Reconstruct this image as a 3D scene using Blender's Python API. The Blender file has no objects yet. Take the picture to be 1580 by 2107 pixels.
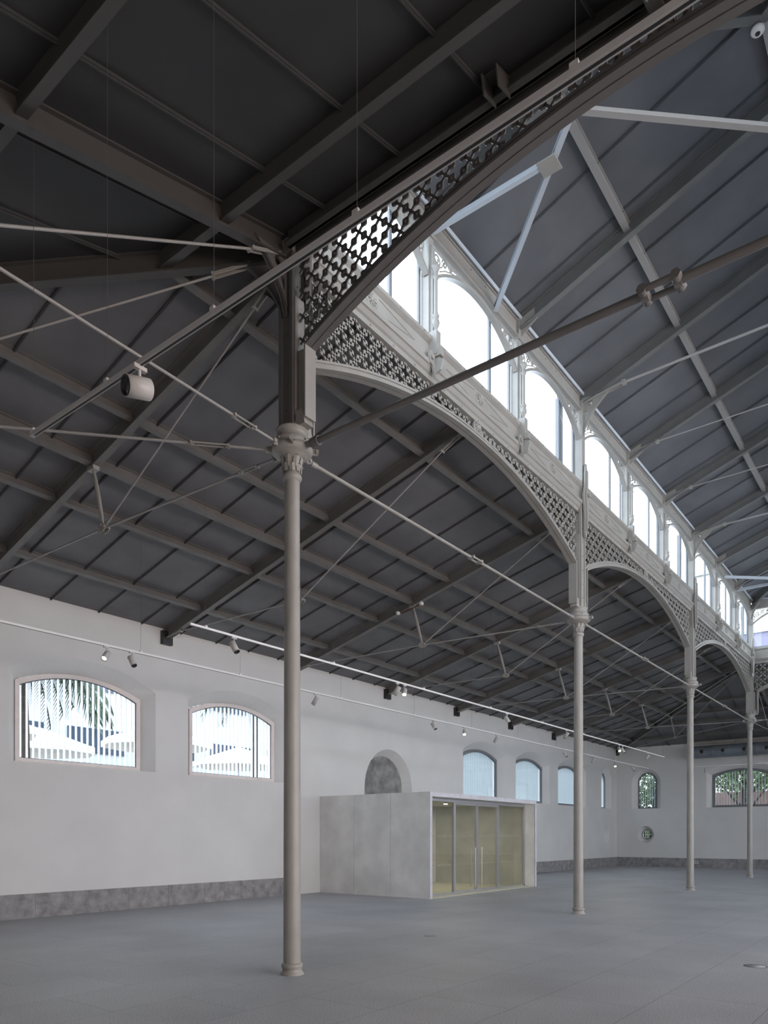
import bpy, math, random
from mathutils import Vector, Matrix
from mathutils.geometry import tessellate_polygon
random.seed(7)
SC = bpy.context.scene
COL = SC.collection
P = 8.17            # column spacing
W = 7.98            # aisle width
LX = 3 * P          # nave length
EX = LX + W         # end wall
NY = -P             # far row of columns
RY = NY - W         # right wall
Z0, S0 = 8.30, 0.263     # aisle deck underside: Z0 - S0*d
ZN, SN = 10.45, 0.36     # nave deck underside
V = Vector
ORD = ['first', 'second', 'third', 'fourth', 'fifth', 'sixth', 'seventh', 'eighth', 'ninth', 'tenth', 'eleventh', 'twelfth']

# ------------------------------------------------------------------ materials
def mat(name, col, rough=0.6, metal=0.0, noise=None, bump=None, spec=0.5):
    """noise=(scale, amount[, detail]) varies brightness, bump=(scale, strength)"""
    m = bpy.data.materials.new(name); m.use_nodes = True
    nt = m.node_tree; b = nt.nodes['Principled BSDF']
    b.inputs['Base Color'].default_value = (*col, 1)
    b.inputs['Roughness'].default_value = rough
    b.inputs['Metallic'].default_value = metal
    b.inputs['Specular IOR Level'].default_value = spec
    tc = nt.nodes.new('ShaderNodeTexCoord')
    if noise:
        n = nt.nodes.new('ShaderNodeTexNoise'); n.inputs['Scale'].default_value = noise[0]
        n.inputs['Detail'].default_value = noise[2] if len(noise) > 2 else 4
        nt.links.new(tc.outputs['Object'], n.inputs['Vector'])
        r = nt.nodes.new('ShaderNodeMapRange')
        r.inputs['From Min'].default_value = 0.3; r.inputs['From Max'].default_value = 0.7
        r.inputs['To Min'].default_value = 1 - noise[1]; r.inputs['To Max'].default_value = 1 + noise[1]
        nt.links.new(n.outputs['Fac'], r.inputs['Value'])
        mx = nt.nodes.new('ShaderNodeVectorMath'); mx.operation = 'SCALE'
        mx.inputs[0].default_value = col
        nt.links.new(r.outputs['Result'], mx.inputs['Scale'])
        nt.links.new(mx.outputs['Vector'], b.inputs['Base Color'])
    if bump:
        n2 = nt.nodes.new('ShaderNodeTexNoise'); n2.inputs['Scale'].default_value = bump[0]
        nt.links.new(tc.outputs['Object'], n2.inputs['Vector'])
        bp = nt.nodes.new('ShaderNodeBump'); bp.inputs['Strength'].default_value = bump[1]
        bp.inputs['Distance'].default_value = 0.01
        nt.links.new(n2.outputs['Fac'], bp.inputs['Height']); nt.links.new(bp.outputs['Normal'], b.inputs['Normal'])
    return m

def emis(name, col, s):
    m = bpy.data.materials.new(name); m.use_nodes = True
    b = m.node_tree.nodes['Principled BSDF']
    b.inputs['Base Color'].default_value = (*col, 1)
    b.inputs['Emission Color'].default_value = (*col, 1); b.inputs['Emission Strength'].default_value = s
    return m

def glassmat(name, tint, refl=0.08):
    m = bpy.data.materials.new(name); m.use_nodes = True
    nt = m.node_tree; nt.nodes.clear()
    o = nt.nodes.new('ShaderNodeOutputMaterial'); mx = nt.nodes.new('ShaderNodeMixShader')
    t = nt.nodes.new('ShaderNodeBsdfTransparent'); g = nt.nodes.new('ShaderNodeBsdfGlossy')
    fr = nt.nodes.new('ShaderNodeFresnel'); fr.inputs['IOR'].default_value = 1.45
    t.inputs['Color'].default_value = (*tint, 1); g.inputs['Roughness'].default_value = 0.02
    ad = nt.nodes.new('ShaderNodeMath'); ad.operation = 'MULTIPLY_ADD'; ad.inputs[1].default_value = 1.0; ad.inputs[2].default_value = refl
    ad.use_clamp = True
    nt.links.new(fr.outputs[0], ad.inputs[0]); nt.links.new(ad.outputs[0], mx.inputs[0])
    nt.links.new(t.outputs[0], mx.inputs[1]); nt.links.new(g.outputs[0], mx.inputs[2]); nt.links.new(mx.outputs[0], o.inputs[0])
    return m

M = {}
M['iron'] = mat('painted_cast_iron', (.33, .32, .295), .42, noise=(3, .07), bump=(60, .12))
M['steel'] = mat('painted_rafter_steel', (.155, .150, .143), .5, noise=(2.5, .1))
M['steelnave'] = mat('nave_rafter_paint', (.15, .153, .15), .5, noise=(2.5, .1))
M['deckshade'] = mat('shaded_deck', (.038, .039, .041), .6, noise=(1.2, .16, 3), bump=(8, .05))  # deck colour darkened to carry the near end's shade
M['ironshade'] = mat('shaded_cast_iron', (.125, .122, .118), .5)  # cast-iron colour with the overhead shade painted in
M['steelshade'] = mat('shaded_rafter_steel', (.068, .066, .063), .5)  # rafter steel, near-end shade put into the colour
M['railshade'] = mat('shaded_rail', (.50, .49, .48), .5)  # white rail toned down; its shade is in the colour
M['rod'] = mat('tie_rod_paint', (.34, .335, .325), .45)
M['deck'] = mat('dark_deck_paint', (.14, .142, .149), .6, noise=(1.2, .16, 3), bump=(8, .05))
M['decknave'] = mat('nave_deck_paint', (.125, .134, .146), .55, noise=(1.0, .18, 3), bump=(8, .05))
M['seam'] = mat('deck_seam', (.085, .087, .093), .55)
M['seamshade'] = mat('shaded_deck_seam', (.05, .051, .054), .55)  # seam tone lowered to match the painted shade of the near deck
M['seamnave'] = mat('nave_deck_seam', (.10, .107, .118), .55)
M['plaster'] = mat('white_plaster', (.66, .655, .64), .85, noise=(.9, .04, 6), bump=(25, .15))
M['reveal'] = mat('window_frame_pink', (.72, .65, .62), .6, noise=(6, .05))
M['greyframe'] = mat('grey_window_frame', (.2, .21, .225), .5)
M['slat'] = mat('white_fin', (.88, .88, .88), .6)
M['slatshade'] = mat('shaded_fin', (.40, .44, .45), .6)  # same white fins, dimmer light put into the colour
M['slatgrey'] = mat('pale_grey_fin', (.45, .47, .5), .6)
M['white'] = mat('white_rail_paint', (.86, .85, .84), .45)
M['spot'] = mat('spot_housing', (.50, .485, .47), .4)
M['black'] = mat('black_plastic', (.02, .02, .022), .4)
M['lens'] = mat('spot_lens', (.12, .13, .15), .1, metal=.6)
M['lit'] = emis('lit_lamp', (1, 1, .62), 30)
M['warm'] = emis('warm_downlight', (1, .85, .55), 14)
M['box'] = mat('cast_zinc_panel', (.76, .76, .74), .45, metal=.05, noise=(1.6, .12, 7), bump=(5, .08))
M['boxedge'] = mat('panel_edge', (.62, .61, .65), .5, metal=.1, noise=(4, .1, 6))
M['inner'] = mat('vestibule_lining', (.5, .5, .46), .7, noise=(2, .12))
M['innerfloor'] = mat('vestibule_floor', (.6, .57, .46), .6, noise=(40, .08))
M['alu'] = mat('anodised_aluminium', (.5, .5, .53), .35, metal=.7)
M['glass'] = glassmat('clear_glass', (.95, .97, .98), .02)
M['doorglass'] = glassmat('door_glass', (.86, .87, .80), .07)
M['niche'] = mat('mottled_grey_render', (.22, .215, .21), .7, noise=(3.5, .4, 8))
M['duct'] = mat('galvanised_duct', (.2, .23, .26), .45, metal=.3, noise=(5, .15))
M['foliage'] = mat('tree_leaves', (.04, .085, .02), .6, noise=(1.5, .45))
M['palm'] = mat('palm_fronds', (.035, .06, .03), .6, noise=(4, .4))
M['bark'] = mat('tree_bark', (.035,.028,.022), .9, noise=(6, .3), bump=(20, .5))
M['canvas'] = mat('white_canvas', (.85, .82, .76), .8)
M['facade'] = mat('pale_facade', (.36, .38, .40), .8, noise=(.5, .05))
M['cream'] = mat('cream_facade', (.55, .51, .45), .8, noise=(.4, .08))
M['purple'] = mat('violet_grey_facade', (.15, .14, .19), .8, noise=(.6, .1))
M['darkwin'] = mat('dark_panes', (.03, .045, .07), .15)
M['paving'] = mat('outdoor_paving', (.2, .19, .18), .9, noise=(.6, .08))
M['brick'] = mat('pink_garden_wall', (.13, .085, .07), .9, noise=(2, .15))
M['wire'] = mat('thin_steel_wire', (.10, .10, .10), .4)
M['head'] = mat('eave_strip_blue', (.5, .55, .6), .5)

def floor_material():
    m = bpy.data.materials.new('granite_floor'); m.use_nodes = True
    nt = m.node_tree; b = nt.nodes['Principled BSDF']; L = nt.links.new
    tc = nt.nodes.new('ShaderNodeTexCoord')
    br = nt.nodes.new('ShaderNodeTexBrick'); br.offset = .5
    br.inputs['Scale'].default_value = 1.0; br.inputs['Brick Width'].default_value = 1.5; br.inputs['Row Height'].default_value = .92
    br.inputs['Mortar Size'].default_value = .0045; br.inputs['Mortar Smooth'].default_value = .3
    br.inputs['Color1'].default_value = (.97, .97, .97, 1); br.inputs['Color2'].default_value = (1.03, 1.03, 1.03, 1)
    br.inputs['Mortar'].default_value = (.58, .58, .58, 1)
    L(tc.outputs['Object'], br.inputs['Vector'])
    n = nt.nodes.new('ShaderNodeTexNoise'); n.inputs['Scale'].default_value = 85; n.inputs['Detail'].default_value = 2
    n2 = nt.nodes.new('ShaderNodeTexNoise'); n2.inputs['Scale'].default_value = .7; n2.inputs['Detail'].default_value = 6
    L(tc.outputs['Object'], n.inputs['Vector']); L(tc.outputs['Object'], n2.inputs['Vector'])
    r1 = nt.nodes.new('ShaderNodeMapRange'); r1.inputs['From Min'].default_value = .35; r1.inputs['From Max'].default_value = .65
    r1.inputs['To Min'].default_value = .70; r1.inputs['To Max'].default_value = 1.34
    r2 = nt.nodes.new('ShaderNodeMapRange'); r2.inputs['From Min'].default_value = .3; r2.inputs['From Max'].default_value = .7
    r2.inputs['To Min'].default_value = .88; r2.inputs['To Max'].default_value = 1.1
    L(n.outputs['Fac'], r1.inputs['Value']); L(n2.outputs['Fac'], r2.inputs['Value'])
    mu = nt.nodes.new('ShaderNodeMath'); mu.operation = 'MULTIPLY'
    L(r1.outputs[0], mu.inputs[0]); L(r2.outputs[0], mu.inputs[1])
    sc = nt.nodes.new('ShaderNodeVectorMath'); sc.operation = 'SCALE'
    L(br.outputs['Color'], sc.inputs[0]); L(mu.outputs[0], sc.inputs['Scale'])
    mc = nt.nodes.new('ShaderNodeVectorMath'); mc.operation = 'MULTIPLY'; mc.inputs[1].default_value = FLOORCOL
    L(sc.outputs[0], mc.inputs[0]); L(mc.outputs[0], b.inputs['Base Color'])
    b.inputs['Roughness'].default_value = .5; b.inputs['Specular IOR Level'].default_value = .35
    bp = nt.nodes.new('ShaderNodeBump'); bp.inputs['Strength'].default_value = .15; bp.inputs['Distance'].default_value = .004
    L(n.outputs['Fac'], bp.inputs['Height']); L(bp.outputs['Normal'], b.inputs['Normal'])
    return m
FLOORCOL = (.405, .412, .43)
M['floor'] = floor_material()

def granite_material():
    m = bpy.data.materials.new('granite_plinth'); m.use_nodes = True
    nt = m.node_tree; b = nt.nodes['Principled BSDF']; L = nt.links.new
    tc = nt.nodes.new('ShaderNodeTexCoord')
    n = nt.nodes.new('ShaderNodeTexNoise'); n.inputs['Scale'].default_value = 5; n.inputs['Detail'].default_value = 8; n.inputs['Roughness'].default_value = .65
    L(tc.outputs['Object'], n.inputs['Vector'])
    cr = nt.nodes.new('ShaderNodeValToRGB')
    cr.color_ramp.elements[0].position = .35; cr.color_ramp.elements[0].color = (.19, .183, .188, 1)
    cr.color_ramp.elements[1].position = .68; cr.color_ramp.elements[1].color = (.36, .345, .35, 1)
    L(n.outputs['Fac'], cr.inputs['Fac']); L(cr.outputs['Color'], b.inputs['Base Color'])
    b.inputs['Roughness'].default_value = .7
    return m
M['granite'] = granite_material()

# ------------------------------------------------------------------ mesh builder
class MB:
    def __init__(s): s.v = []; s.f = []; s.sm = []
    def add(s, vs, fs, smooth=False):
        n = len(s.v); s.v += [V(p) for p in vs]
        s.f += [tuple(i + n for i in f) for f in fs]; s.sm += [smooth] * len(fs); return s
    def box(s, x0, x1, y0, y1, z0, z1):
        return s.add([(x0,y0,z0),(x1,y0,z0),(x1,y1,z0),(x0,y1,z0),(x0,y0,z1),(x1,y0,z1),(x1,y1,z1),(x0,y1,z1)],
                     [(0,3,2,1),(4,5,6,7),(0,1,5,4),(1,2,6,5),(2,3,7,6),(3,0,4,7)])
    def beam(s, a, b, w, h, up=(0,0,1), du=0., ds=0.):
        """rectangular bar a->b, w across, h along up; du/ds shift along up/side"""
        a, b = V(a), V(b); d = (b - a).normalized(); u = V(up)
        side = d.cross(u)
        if side.length < 1e-4: side = d.cross(V((1,0,0)))
        side.normalize(); u = side.cross(d).normalized()
        vs = []
        for p in (a, b):
            for (i, j) in ((-1,-1),(1,-1),(1,1),(-1,1)):
                vs.append(p + side * (i * w / 2 + ds) + u * (j * h / 2 + du))
        return s.add(vs, [(3,2,1,0),(4,5,6,7),(0,1,5,4),(1,2,6,5),(2,3,7,6),(3,0,4,7)])
    def ibeam(s, a, b, w, h, tf=.016, tw=.012, up=(0,0,1)):
        s.beam(a, b, w, tf, up, du=h/2 - tf/2); s.beam(a, b, w, tf, up, du=-h/2 + tf/2)
        return s.beam(a, b, tw, h - 2*tf, up)
    def tube(s, pts, r, seg=8, rs=None, smooth=True):
        pts = [V(p) for p in pts]; n = len(pts); vs = []; ref = None
        for i, p in enumerate(pts):
            d = (pts[min(i+1, n-1)] - pts[max(i-1, 0)]).normalized()
            if ref is None:
                ref = V((0,0,1)) if abs(d.z) < .9 else V((1,0,0))
            a = d.cross(ref).normalized(); c = a.cross(d).normalized(); ref = c
            rr = rs[i] if rs else r
            for k in range(seg):
                t = 2*math.pi*k/seg
                vs.append(p + a*math.cos(t)*rr + c*math.sin(t)*rr)
        fs = [(i*seg+k, i*seg+(k+1)%seg, (i+1)*seg+(k+1)%seg, (i+1)*seg+k) for i in range(n-1) for k in range(seg)]
        s.add(vs, fs, smooth)
        s.add(vs[:seg], [tuple(range(seg))]); s.add(vs[-seg:], [tuple(range(seg-1,-1,-1))])
        return s
    def lathe(s, prof, o=(0,0,0), seg=24, axis='z', smooth=True, caps=True):
        o = V(o); vs = []
        for r, z in prof:
            for k in range(seg):
                t = 2*math.pi*k/seg; c, q = r*math.cos(t), r*math.sin(t)
                vs.append(o + (V((c, q, z)) if axis == 'z' else V((c, z, q)) if axis == 'y' else V((z, c, q))))
        n = len(prof)
        fs = [(i*seg+k, i*seg+(k+1)%seg, (i+1)*seg+(k+1)%seg, (i+1)*seg+k) for i in range(n-1) for k in range(seg)]
        s.add(vs, fs, smooth)
        if caps: s.add(vs[:seg], [tuple(range(seg))]); s.add(vs[-seg:], [tuple(range(seg-1,-1,-1))])
        return s
    def prism(s, poly, o, ux, uy, th, holes=()):
        """flat plate outlined by poly (2D in ux,uy) centred on its thickness; optional holes"""
        o, ux, uy = V(o), V(ux), V(uy); n = ux.cross(uy).normalized()
        loops = [list(poly)] + [list(h) for h in holes]
        tri = tessellate_polygon([[V((p[0], p[1], 0)) for p in l] for l in loops])
        flat = [p for l in loops for p in l]; N = len(flat)
        vs = [o + ux*p[0] + uy*p[1] + n*th/2 for p in flat] + [o + ux*p[0] + uy*p[1] - n*th/2 for p in flat]
        fs = [tuple(t) for t in tri] + [tuple(i + N for i in reversed(t)) for t in tri]
        k = 0
        for l in loops:
            m = len(l)
            for i in range(m):
                a, b = k + i, k + (i+1) % m
                fs.append((a, b, b + N, a + N))
            k += m
        return s.add(vs, fs)
    def strip(s, pa, pb, smooth=False):
        """quads between two equal loops (open)"""
        n = len(pa)
        return s.add(list(pa) + list(pb), [(i, i+1, n+i+1, n+i) for i in range(n-1)], smooth)
    def build(s, name, m, parent=None, world=False, recalc=True):
        off = V((0,0,0))
        if world and parent is not None:
            r = parent
            while r.parent: r = r.parent
            off = r.location.copy()
        me = bpy.data.meshes.new(name)
        me.from_pydata([tuple(v - off) for v in s.v], [], s.f)
        me.polygons.foreach_set('use_smooth', s.sm)
        if recalc:
            import bmesh
            bm = bmesh.new(); bm.from_mesh(me); bmesh.ops.recalc_face_normals(bm, faces=bm.faces); bm.to_mesh(me); bm.free()
        me.materials.append(M[m] if isinstance(m, str) else m)
        o = bpy.data.objects.new(name, me); COL.objects.link(o)
        if parent is not None: o.parent = parent
        return o

def tag(o, label=None, cat=None, group=None, kind=None):
    if label: o['label'] = label
    if cat: o['category'] = cat
    if group: o['group'] = group
    if kind: o['kind'] = kind
    return o
def thing(name, label, cat, loc=(0,0,0), rz=0, group=None):
    o = bpy.data.objects.new(name, None); COL.objects.link(o)
    o.location = loc; o.rotation_euler = (0, 0, rz)
    o.empty_display_size = .2
    return tag(o, label, cat, group)
def copy_tree(o, parent=None):
    c = o.copy(); COL.objects.link(c); c.parent = parent
    for ch in [x for x in ALLCH(o)]: copy_tree(ch, c)
    return c
def repaint(root, frm, to):
    for ch in [x for x in bpy.data.objects if x.parent == root]:
        for sl_ in getattr(ch, 'material_slots', []):
            if sl_.material == M[frm]: sl_.link = 'OBJECT'; sl_.material = M[to]
        repaint(ch, frm, to)
def ALLCH(o): return [x for x in bpy.data.objects if x.parent == o]
def dup(o, loc, rz=0, label=None, group=None):
    c = copy_tree(o); c.location = loc; c.rotation_euler = (0, 0, rz)
    if label: c['label'] = label
    if group: c['group'] = group
    return c
def struct(o, label=None):
    o['kind'] = 'structure'
    if label: o['label'] = label
    return o
def arc_pts(x0, x1, zs, rise, n=20):
    """points of a circular segment arch from (x0,zs) up and over to (x1,zs)"""
    h = (x1 - x0) / 2; R = (h*h + rise*rise) / (2*rise); cx = (x0+x1)/2; cz = zs + rise - R
    a = math.asin(min(1, h / R))
    if rise > h: a = math.pi - a
    return [(cx + R*math.sin(-a + 2*a*i/n), cz + R*math.cos(-a + 2*a*i/n)) for i in range(n+1)]

# ------------------------------------------------------------------ camera
cam = bpy.data.cameras.new('camera'); co = bpy.data.objects.new('camera', cam); COL.objects.link(co)
CF, CCX, CH = 1507.61, 786.68, 1720.72
TH = .6554
co.location = (-5.9648, -5.8766, 1.5629); co.rotation_euler = (math.pi/2, 0, TH - math.pi/2)
cam.sensor_fit = 'HORIZONTAL'; cam.sensor_width = 36; cam.lens = CF / 1580 * 36
cam.shift_x = (790 - CCX) / 1580; cam.shift_y = (CH - 1053.5) / 1580
cam.clip_start = .05; cam.clip_end = 500
SC.camera = co
FWD = V((math.cos(TH), math.sin(TH), 0)); RGT = V((math.sin(TH), -math.cos(TH), 0)); UP = V((0,0,1))

# ================================================================== SETTING
WT = .5
fl = MB().box(-W-WT, EX+WT, RY-WT, W+WT, -.15, 0).build('floor', 'floor'); struct(fl, 'grey granite slab floor of the hall')

def outline_seg(cx, hw, z0, zs, rise, n=18):
    """window outline: bottom-left, bottom-right, right spring ... arch ... left spring"""
    a = arc_pts(cx - hw, cx + hw, zs, rise, n)
    return [(cx - hw, z0), (cx + hw, z0)] + list(reversed(a))
def outline_circ(cx, cz, r, n=24): return [(cx + r*math.cos(2*math.pi*i/n), cz + r*math.sin(2*math.pi*i/n)) for i in range(n)]

FD = .27      # depth of window frame in wall
def wall_with_holes(name, label, u0, u1, zt, holes, place, depth=WT):
    """holes: list of (inner outline, outer outline); place(u, d, z) -> world (d = depth into wall)"""
    mb = MB()
    for d, k in ((0, 0), (depth, 1)):
        loops = [[(u0, 0), (u1, 0), (u1, zt), (u0, zt)]] + [h[k] for h in holes]
        tri = tessellate_polygon([[V((p[0], p[1], 0)) for p in l] for l in loops])
        flat = [p for l in loops for p in l]
        mb.add([place(p[0], d, p[1]) for p in flat], [tuple(t) for t in tri])
    for h in holes:
        a, b = h; n = len(a)
        mb.add([place(p[0], 0, p[1]) for p in a] + [place(p[0], FD, p[1]) for p in b] + [place(p[0], depth, p[1]) for p in b],
               [(i, (i+1) % n, n + (i+1) % n, n + i) for i in range(n)] + [(n+i, n+(i+1) % n, 2*n + (i+1) % n, 2*n + i) for i in range(n)])
    for (a, b) in (((u0,0),(u1,0)), ((u1,0),(u1,zt)), ((u1,zt),(u0,zt)), ((u0,zt),(u0,0))):
        mb.add([place(a[0],0,a[1]), place(b[0],0,b[1]), place(b[0],depth,b[1]), place(a[0],depth,a[1])], [(0,1,2,3)])
    return struct(mb.build(name, 'plaster', recalc=False), label)

FD = .27      # depth of window frame in wall
LWIN = [2.23, 6.30, 18.45, 22.55, 26.65]
NW = 31.0
left_place = lambda u, d, z: (u, W + d, z)
end_place = lambda u, d, z: (EX + d, u, z)
lh = []
for c in LWIN:
    i = outline_seg(c, 1.60, 2.98, 4.72, .42); f = outline_seg(c, 1.38, 2.98, 4.58, .29)
    lh.append((i, f))
i = outline_seg(NW, .72, 3.0, 4.33, .72); f = outline_seg(NW, .48, 3.0, 4.40, .48); lh.append((i, f))
lh.append((outline_circ(NW, 1.66, .43), outline_circ(NW, 1.66, .27)))
ni = outline_seg(12.42, 1.24, .0, 3.05, 1.24); nf = outline_seg(12.42, 1.02, .0, 3.08, 1.02)
ni[0] = (ni[0][0], .02); ni[1] = (ni[1][0], .02); nf[0] = (nf[0][0], .02); nf[1] = (nf[1][0], .02)
lh.append((ni, nf))
def holes_full(hs): return hs
ZT = Z0 - S0*W + .01
wall_with_holes('wall_left', 'long white plaster wall on the left', -W-WT, EX+WT, ZT, holes_full(lh), left_place)
EWIN = 1.90; ENW = 6.45
eh = [(outline_seg(EWIN, 1.60, 2.98, 4.72, .42), outline_seg(EWIN, 1.38, 2.98, 4.58, .29)),
      (outline_seg(ENW, .74, 3.0, 4.33, .72), outline_seg(ENW, .48, 3.0, 4.40, .48)),
      (outline_circ(ENW+.02, 1.66, .43), outline_circ(ENW+.02, 1.66, .27))]
wall_with_holes('wall_far', 'white plaster wall across the far end', RY-WT, W, ZT, holes_full(eh), end_place)
# walls behind the camera and to the right: plain rectangular openings, right side only, added for light
def rect(c, h, a, b): return [(c-h, a), (c+h, a), (c+h, b), (c-h, b)]
RW = [-4, 0.5, 5, 9.5, 14, 18.5, 23, 27.5]
wall_with_holes('wall_right', 'white plaster wall on the right', -W-WT, EX+WT, ZT,
                [(rect(c, 1.6, 2.2, 5.0), rect(c, 1.5, 2.2, 4.9)) for c in RW], lambda u, d, z: (u, RY - d, z))
NWY = [-13, -8, -3.0, 3.5]
wall_with_holes('wall_near', 'white plaster wall behind the camera', RY, W, ZT,
                [], lambda u, d, z: (-W - d, u, z))

# plinths with thin joints
def plinth(name, label, a, b, axis, pos, sgn, skip=()):
    mb = MB(); n = int(round((b-a)/1.0)); w = (b-a)/n
    for k in range(n):
        x0, x1 = a + k*w + .002, a + (k+1)*w - .002
        if any(x0 < s1 and x1 > s0 for s0, s1 in skip): continue
        q = random.uniform(-.002, .002)
        p0, p1 = sorted((pos, pos - sgn*(.03+q)))
        if axis == 'x': mb.box(x0, x1, p0, p1, 0, .467)
        else: mb.box(p0, p1, x0, x1, 0, .467)
    return struct(mb.build(name, 'granite'), label)
plinth('baseboard_left', 'mottled grey granite plinth along the left wall', -W, EX-.035, 'x', W, 1, skip=((9.2, 15.2),))
plinth('baseboard_far', 'mottled grey granite plinth along the far wall', RY, W, 'y', EX, 1)

# ------------------------------------------------------------------ windows of the walls
WN = [0]
def wall_window(place, c, hw, z0, zs, rise, frame_mat, fins, finmat, label, fw=.085, fin_step=.128, mull=None, fin_t=.006, fin_d=.07):
    WN[0] += 1
    fr = outline_seg(c, hw, z0, zs, rise); inn = outline_seg(c, hw-fw, z0+fw, zs-.02, max(rise-.0, .05))
    # keep arch thickness constant
    inn = [(c-hw+fw, z0+fw), (c+hw-fw, z0+fw)] + [(c + (p[0]-c)*(hw-fw)/hw, p[1]-fw) for p in fr[2:]]
    root = bpy.data.objects.new('window_%d' % WN[0], None); COL.objects.link(root); struct(root, label)
    root.location = place(c, FD, z0)
    mb = MB(); A = [V(place(p[0], FD-.03, p[1])) for p in fr]; B = [V(place(p[0], FD-.03, p[1])) for p in inn]
    A2 = [V(place(p[0], FD+.05, p[1])) for p in fr]; B2 = [V(place(p[0], FD+.05, p[1])) for p in inn]
    n = len(A)
    mb.add(A + B + A2 + B2, [(i,(i+1)%n,n+(i+1)%n,n+i) for i in range(n)] + [(n+i,n+(i+1)%n,3*n+(i+1)%n,3*n+i) for i in range(n)]
           + [(2*n+i,2*n+(i+1)%n,3*n+(i+1)%n,3*n+i) for i in range(n)] + [(i,(i+1)%n,2*n+(i+1)%n,2*n+i) for i in range(n)])
    mb.build('frame', frame_mat, root, world=True)
    # dark gasket
    g = MB(); G0 = [V(place(p[0], FD+.012, p[1])) for p in inn]
    G1 = [V(place(c+(p[0]-c)*.988, FD+.012, p[1]+(.014 if j < 2 else -.014))) for j, p in enumerate(inn)]
    g.add(G0 + G1, [(i,(i+1)%n,n+(i+1)%n,n+i) for i in range(n)]); g.build('gasket', 'black', root, world=True, recalc=False)
    gl = MB(); tri = tessellate_polygon([[V((p[0], p[1], 0)) for p in inn]])
    gl.add([place(p[0], FD+.02, p[1]) for p in inn], [tuple(t) for t in tri]); gl.build('pane', 'glass', root, world=True, recalc=False)
    # fins standing outside the pane
    fb = MB(); x = c - hw + .05
    h2 = hw; R = (h2*h2 + rise*rise)/(2*rise)
    while x < c + hw - .03:
        ztop = zs + rise - R + math.sqrt(max(R*R - (x-c)**2, 0)) + .02
        p = [V(place(x + sx, FD + dd, z)) for sx in (-fin_t, fin_t) for dd in (.10, .10+fin_d) for z in (z0+.02, ztop)]
        fb.add(p, [(0,1,3,2),(4,6,7,5),(0,4,5,1),(2,3,7,6),(0,2,6,4),(1,5,7,3)])
        x += fin_step
    fb.build('fins', finmat, root, world=True)
    return root
wl = ['large segmental window at the left edge, first of the left wall', 'segmental window left of the nearest column', 'segmental window just above the glazed entrance box',
      'segmental window right of the entrance box', 'segmental window behind the second column']
for k, c in enumerate(LWIN):
    wall_window(left_place, c, 1.37, 2.99, 4.57, .29, 'reveal' if k < 2 else 'greyframe', True, 'slat' if k < 2 else 'slatshade', wl[k])
wall_window(left_place, NW, .47, 3.01, 4.40, .47, 'greyframe', True, 'slatshade', 'narrow round-headed window in the left wall near the far corner', fw=.05)
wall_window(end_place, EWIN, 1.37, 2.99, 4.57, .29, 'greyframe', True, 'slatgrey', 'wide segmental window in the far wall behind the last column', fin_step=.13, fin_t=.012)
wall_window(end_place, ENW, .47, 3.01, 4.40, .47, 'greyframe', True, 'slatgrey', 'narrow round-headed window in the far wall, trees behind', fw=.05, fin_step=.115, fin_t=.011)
# oculi
def oculus(place, c, label, glazed):
    WN[0] += 1
    root = bpy.data.objects.new('window_%d' % WN[0], None); COL.objects.link(root); struct(root, label); root.location = place(c, FD, 1.66)
    a, b = outline_circ(c, 1.66, .275), outline_circ(c, 1.66, .235); n = len(a)
    mb = MB().add([place(p[0], FD-.02, p[1]) for p in a] + [place(p[0], FD-.02, p[1]) for p in b] + [place(p[0], FD+.04, p[1]) for p in b],
             [(i,(i+1)%n,n+(i+1)%n,n+i) for i in range(n)] + [(n+i,n+(i+1)%n,2*n+(i+1)%n,2*n+i) for i in range(n)])
    mb2 = MB()
    def bar(u0, z0, u1, z1, w):
        mb2.beam(place(u0, FD+.01, z0), place(u1, FD+.01, z1), w, w)
    for o in (-.085, 0, .085): bar(c+o, 1.66-.21, c+o, 1.66+.21, .028)
    bar(c-.23, 1.66, c+.23, 1.66, .028)
    mb.build('frame', 'greyframe' if glazed else 'plaster', root, world=True, recalc=False)
    if glazed: mb2.build('glazing_bars', 'white', root, world=True)
    tri = tessellate_polygon([[V((p[0], p[1], 0)) for p in b]])
    MB().add([place(p[0], FD+.02, p[1]) for p in b], [tuple(t) for t in tri]).build('pane', 'glass' if glazed else 'plaster', root, world=True, recalc=False)
oculus(end_place, ENW+.02, 'small round window low in the far wall', True)
oculus(left_place, NW, 'small round recess low in the left wall near the corner', False)
# blind arch: mottled grey infill panel
tri_o = outline_seg(12.42, 1.0, .02, 3.09, 1.0)
mb = MB().prism(tri_o, (0, W+.28, 0), (1,0,0), (0,0,1), .06)
struct(mb.build('trim_1', 'niche'), 'mottled grey infill of the round blind arch above the entrance box')

# ------------------------------------------------------------------ ceilings
def ceiling(name, label, corners, m, seams, seam_off=.0, t=.07):
    """corners: 3D underside polygon (convex, planar). seams: list of (a,b) 3D pairs on the underside"""
    mb = MB(); n = len(corners)
    mb.add(list(corners) + [V(c) + V((0,0,t)) for c in corners],
           [tuple(range(n)), tuple(range(2*n-1, n-1, -1))] + [(i,(i+1)%n,n+(i+1)%n,n+i) for i in range(n)])
    o = struct(mb.build(name, m), label)
    sb = MB()
    for a, b in seams:
        sb.beam(a, b, .035, .028, du=-.012)
        sb.beam(a, b, .012, .045, du=-.016)
    sb.build('cover_strips', 'seamnave' if m == 'decknave' else 'seamshade' if m == 'deckshade' else 'seam', o)
    return o
g = lambda d: Z0 - S0*d
def hipclip(x, a, b):      # how far out a seam may run before reaching the hip lines, for span a..b
    return min(W, W)
sl = []
k = -8
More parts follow.
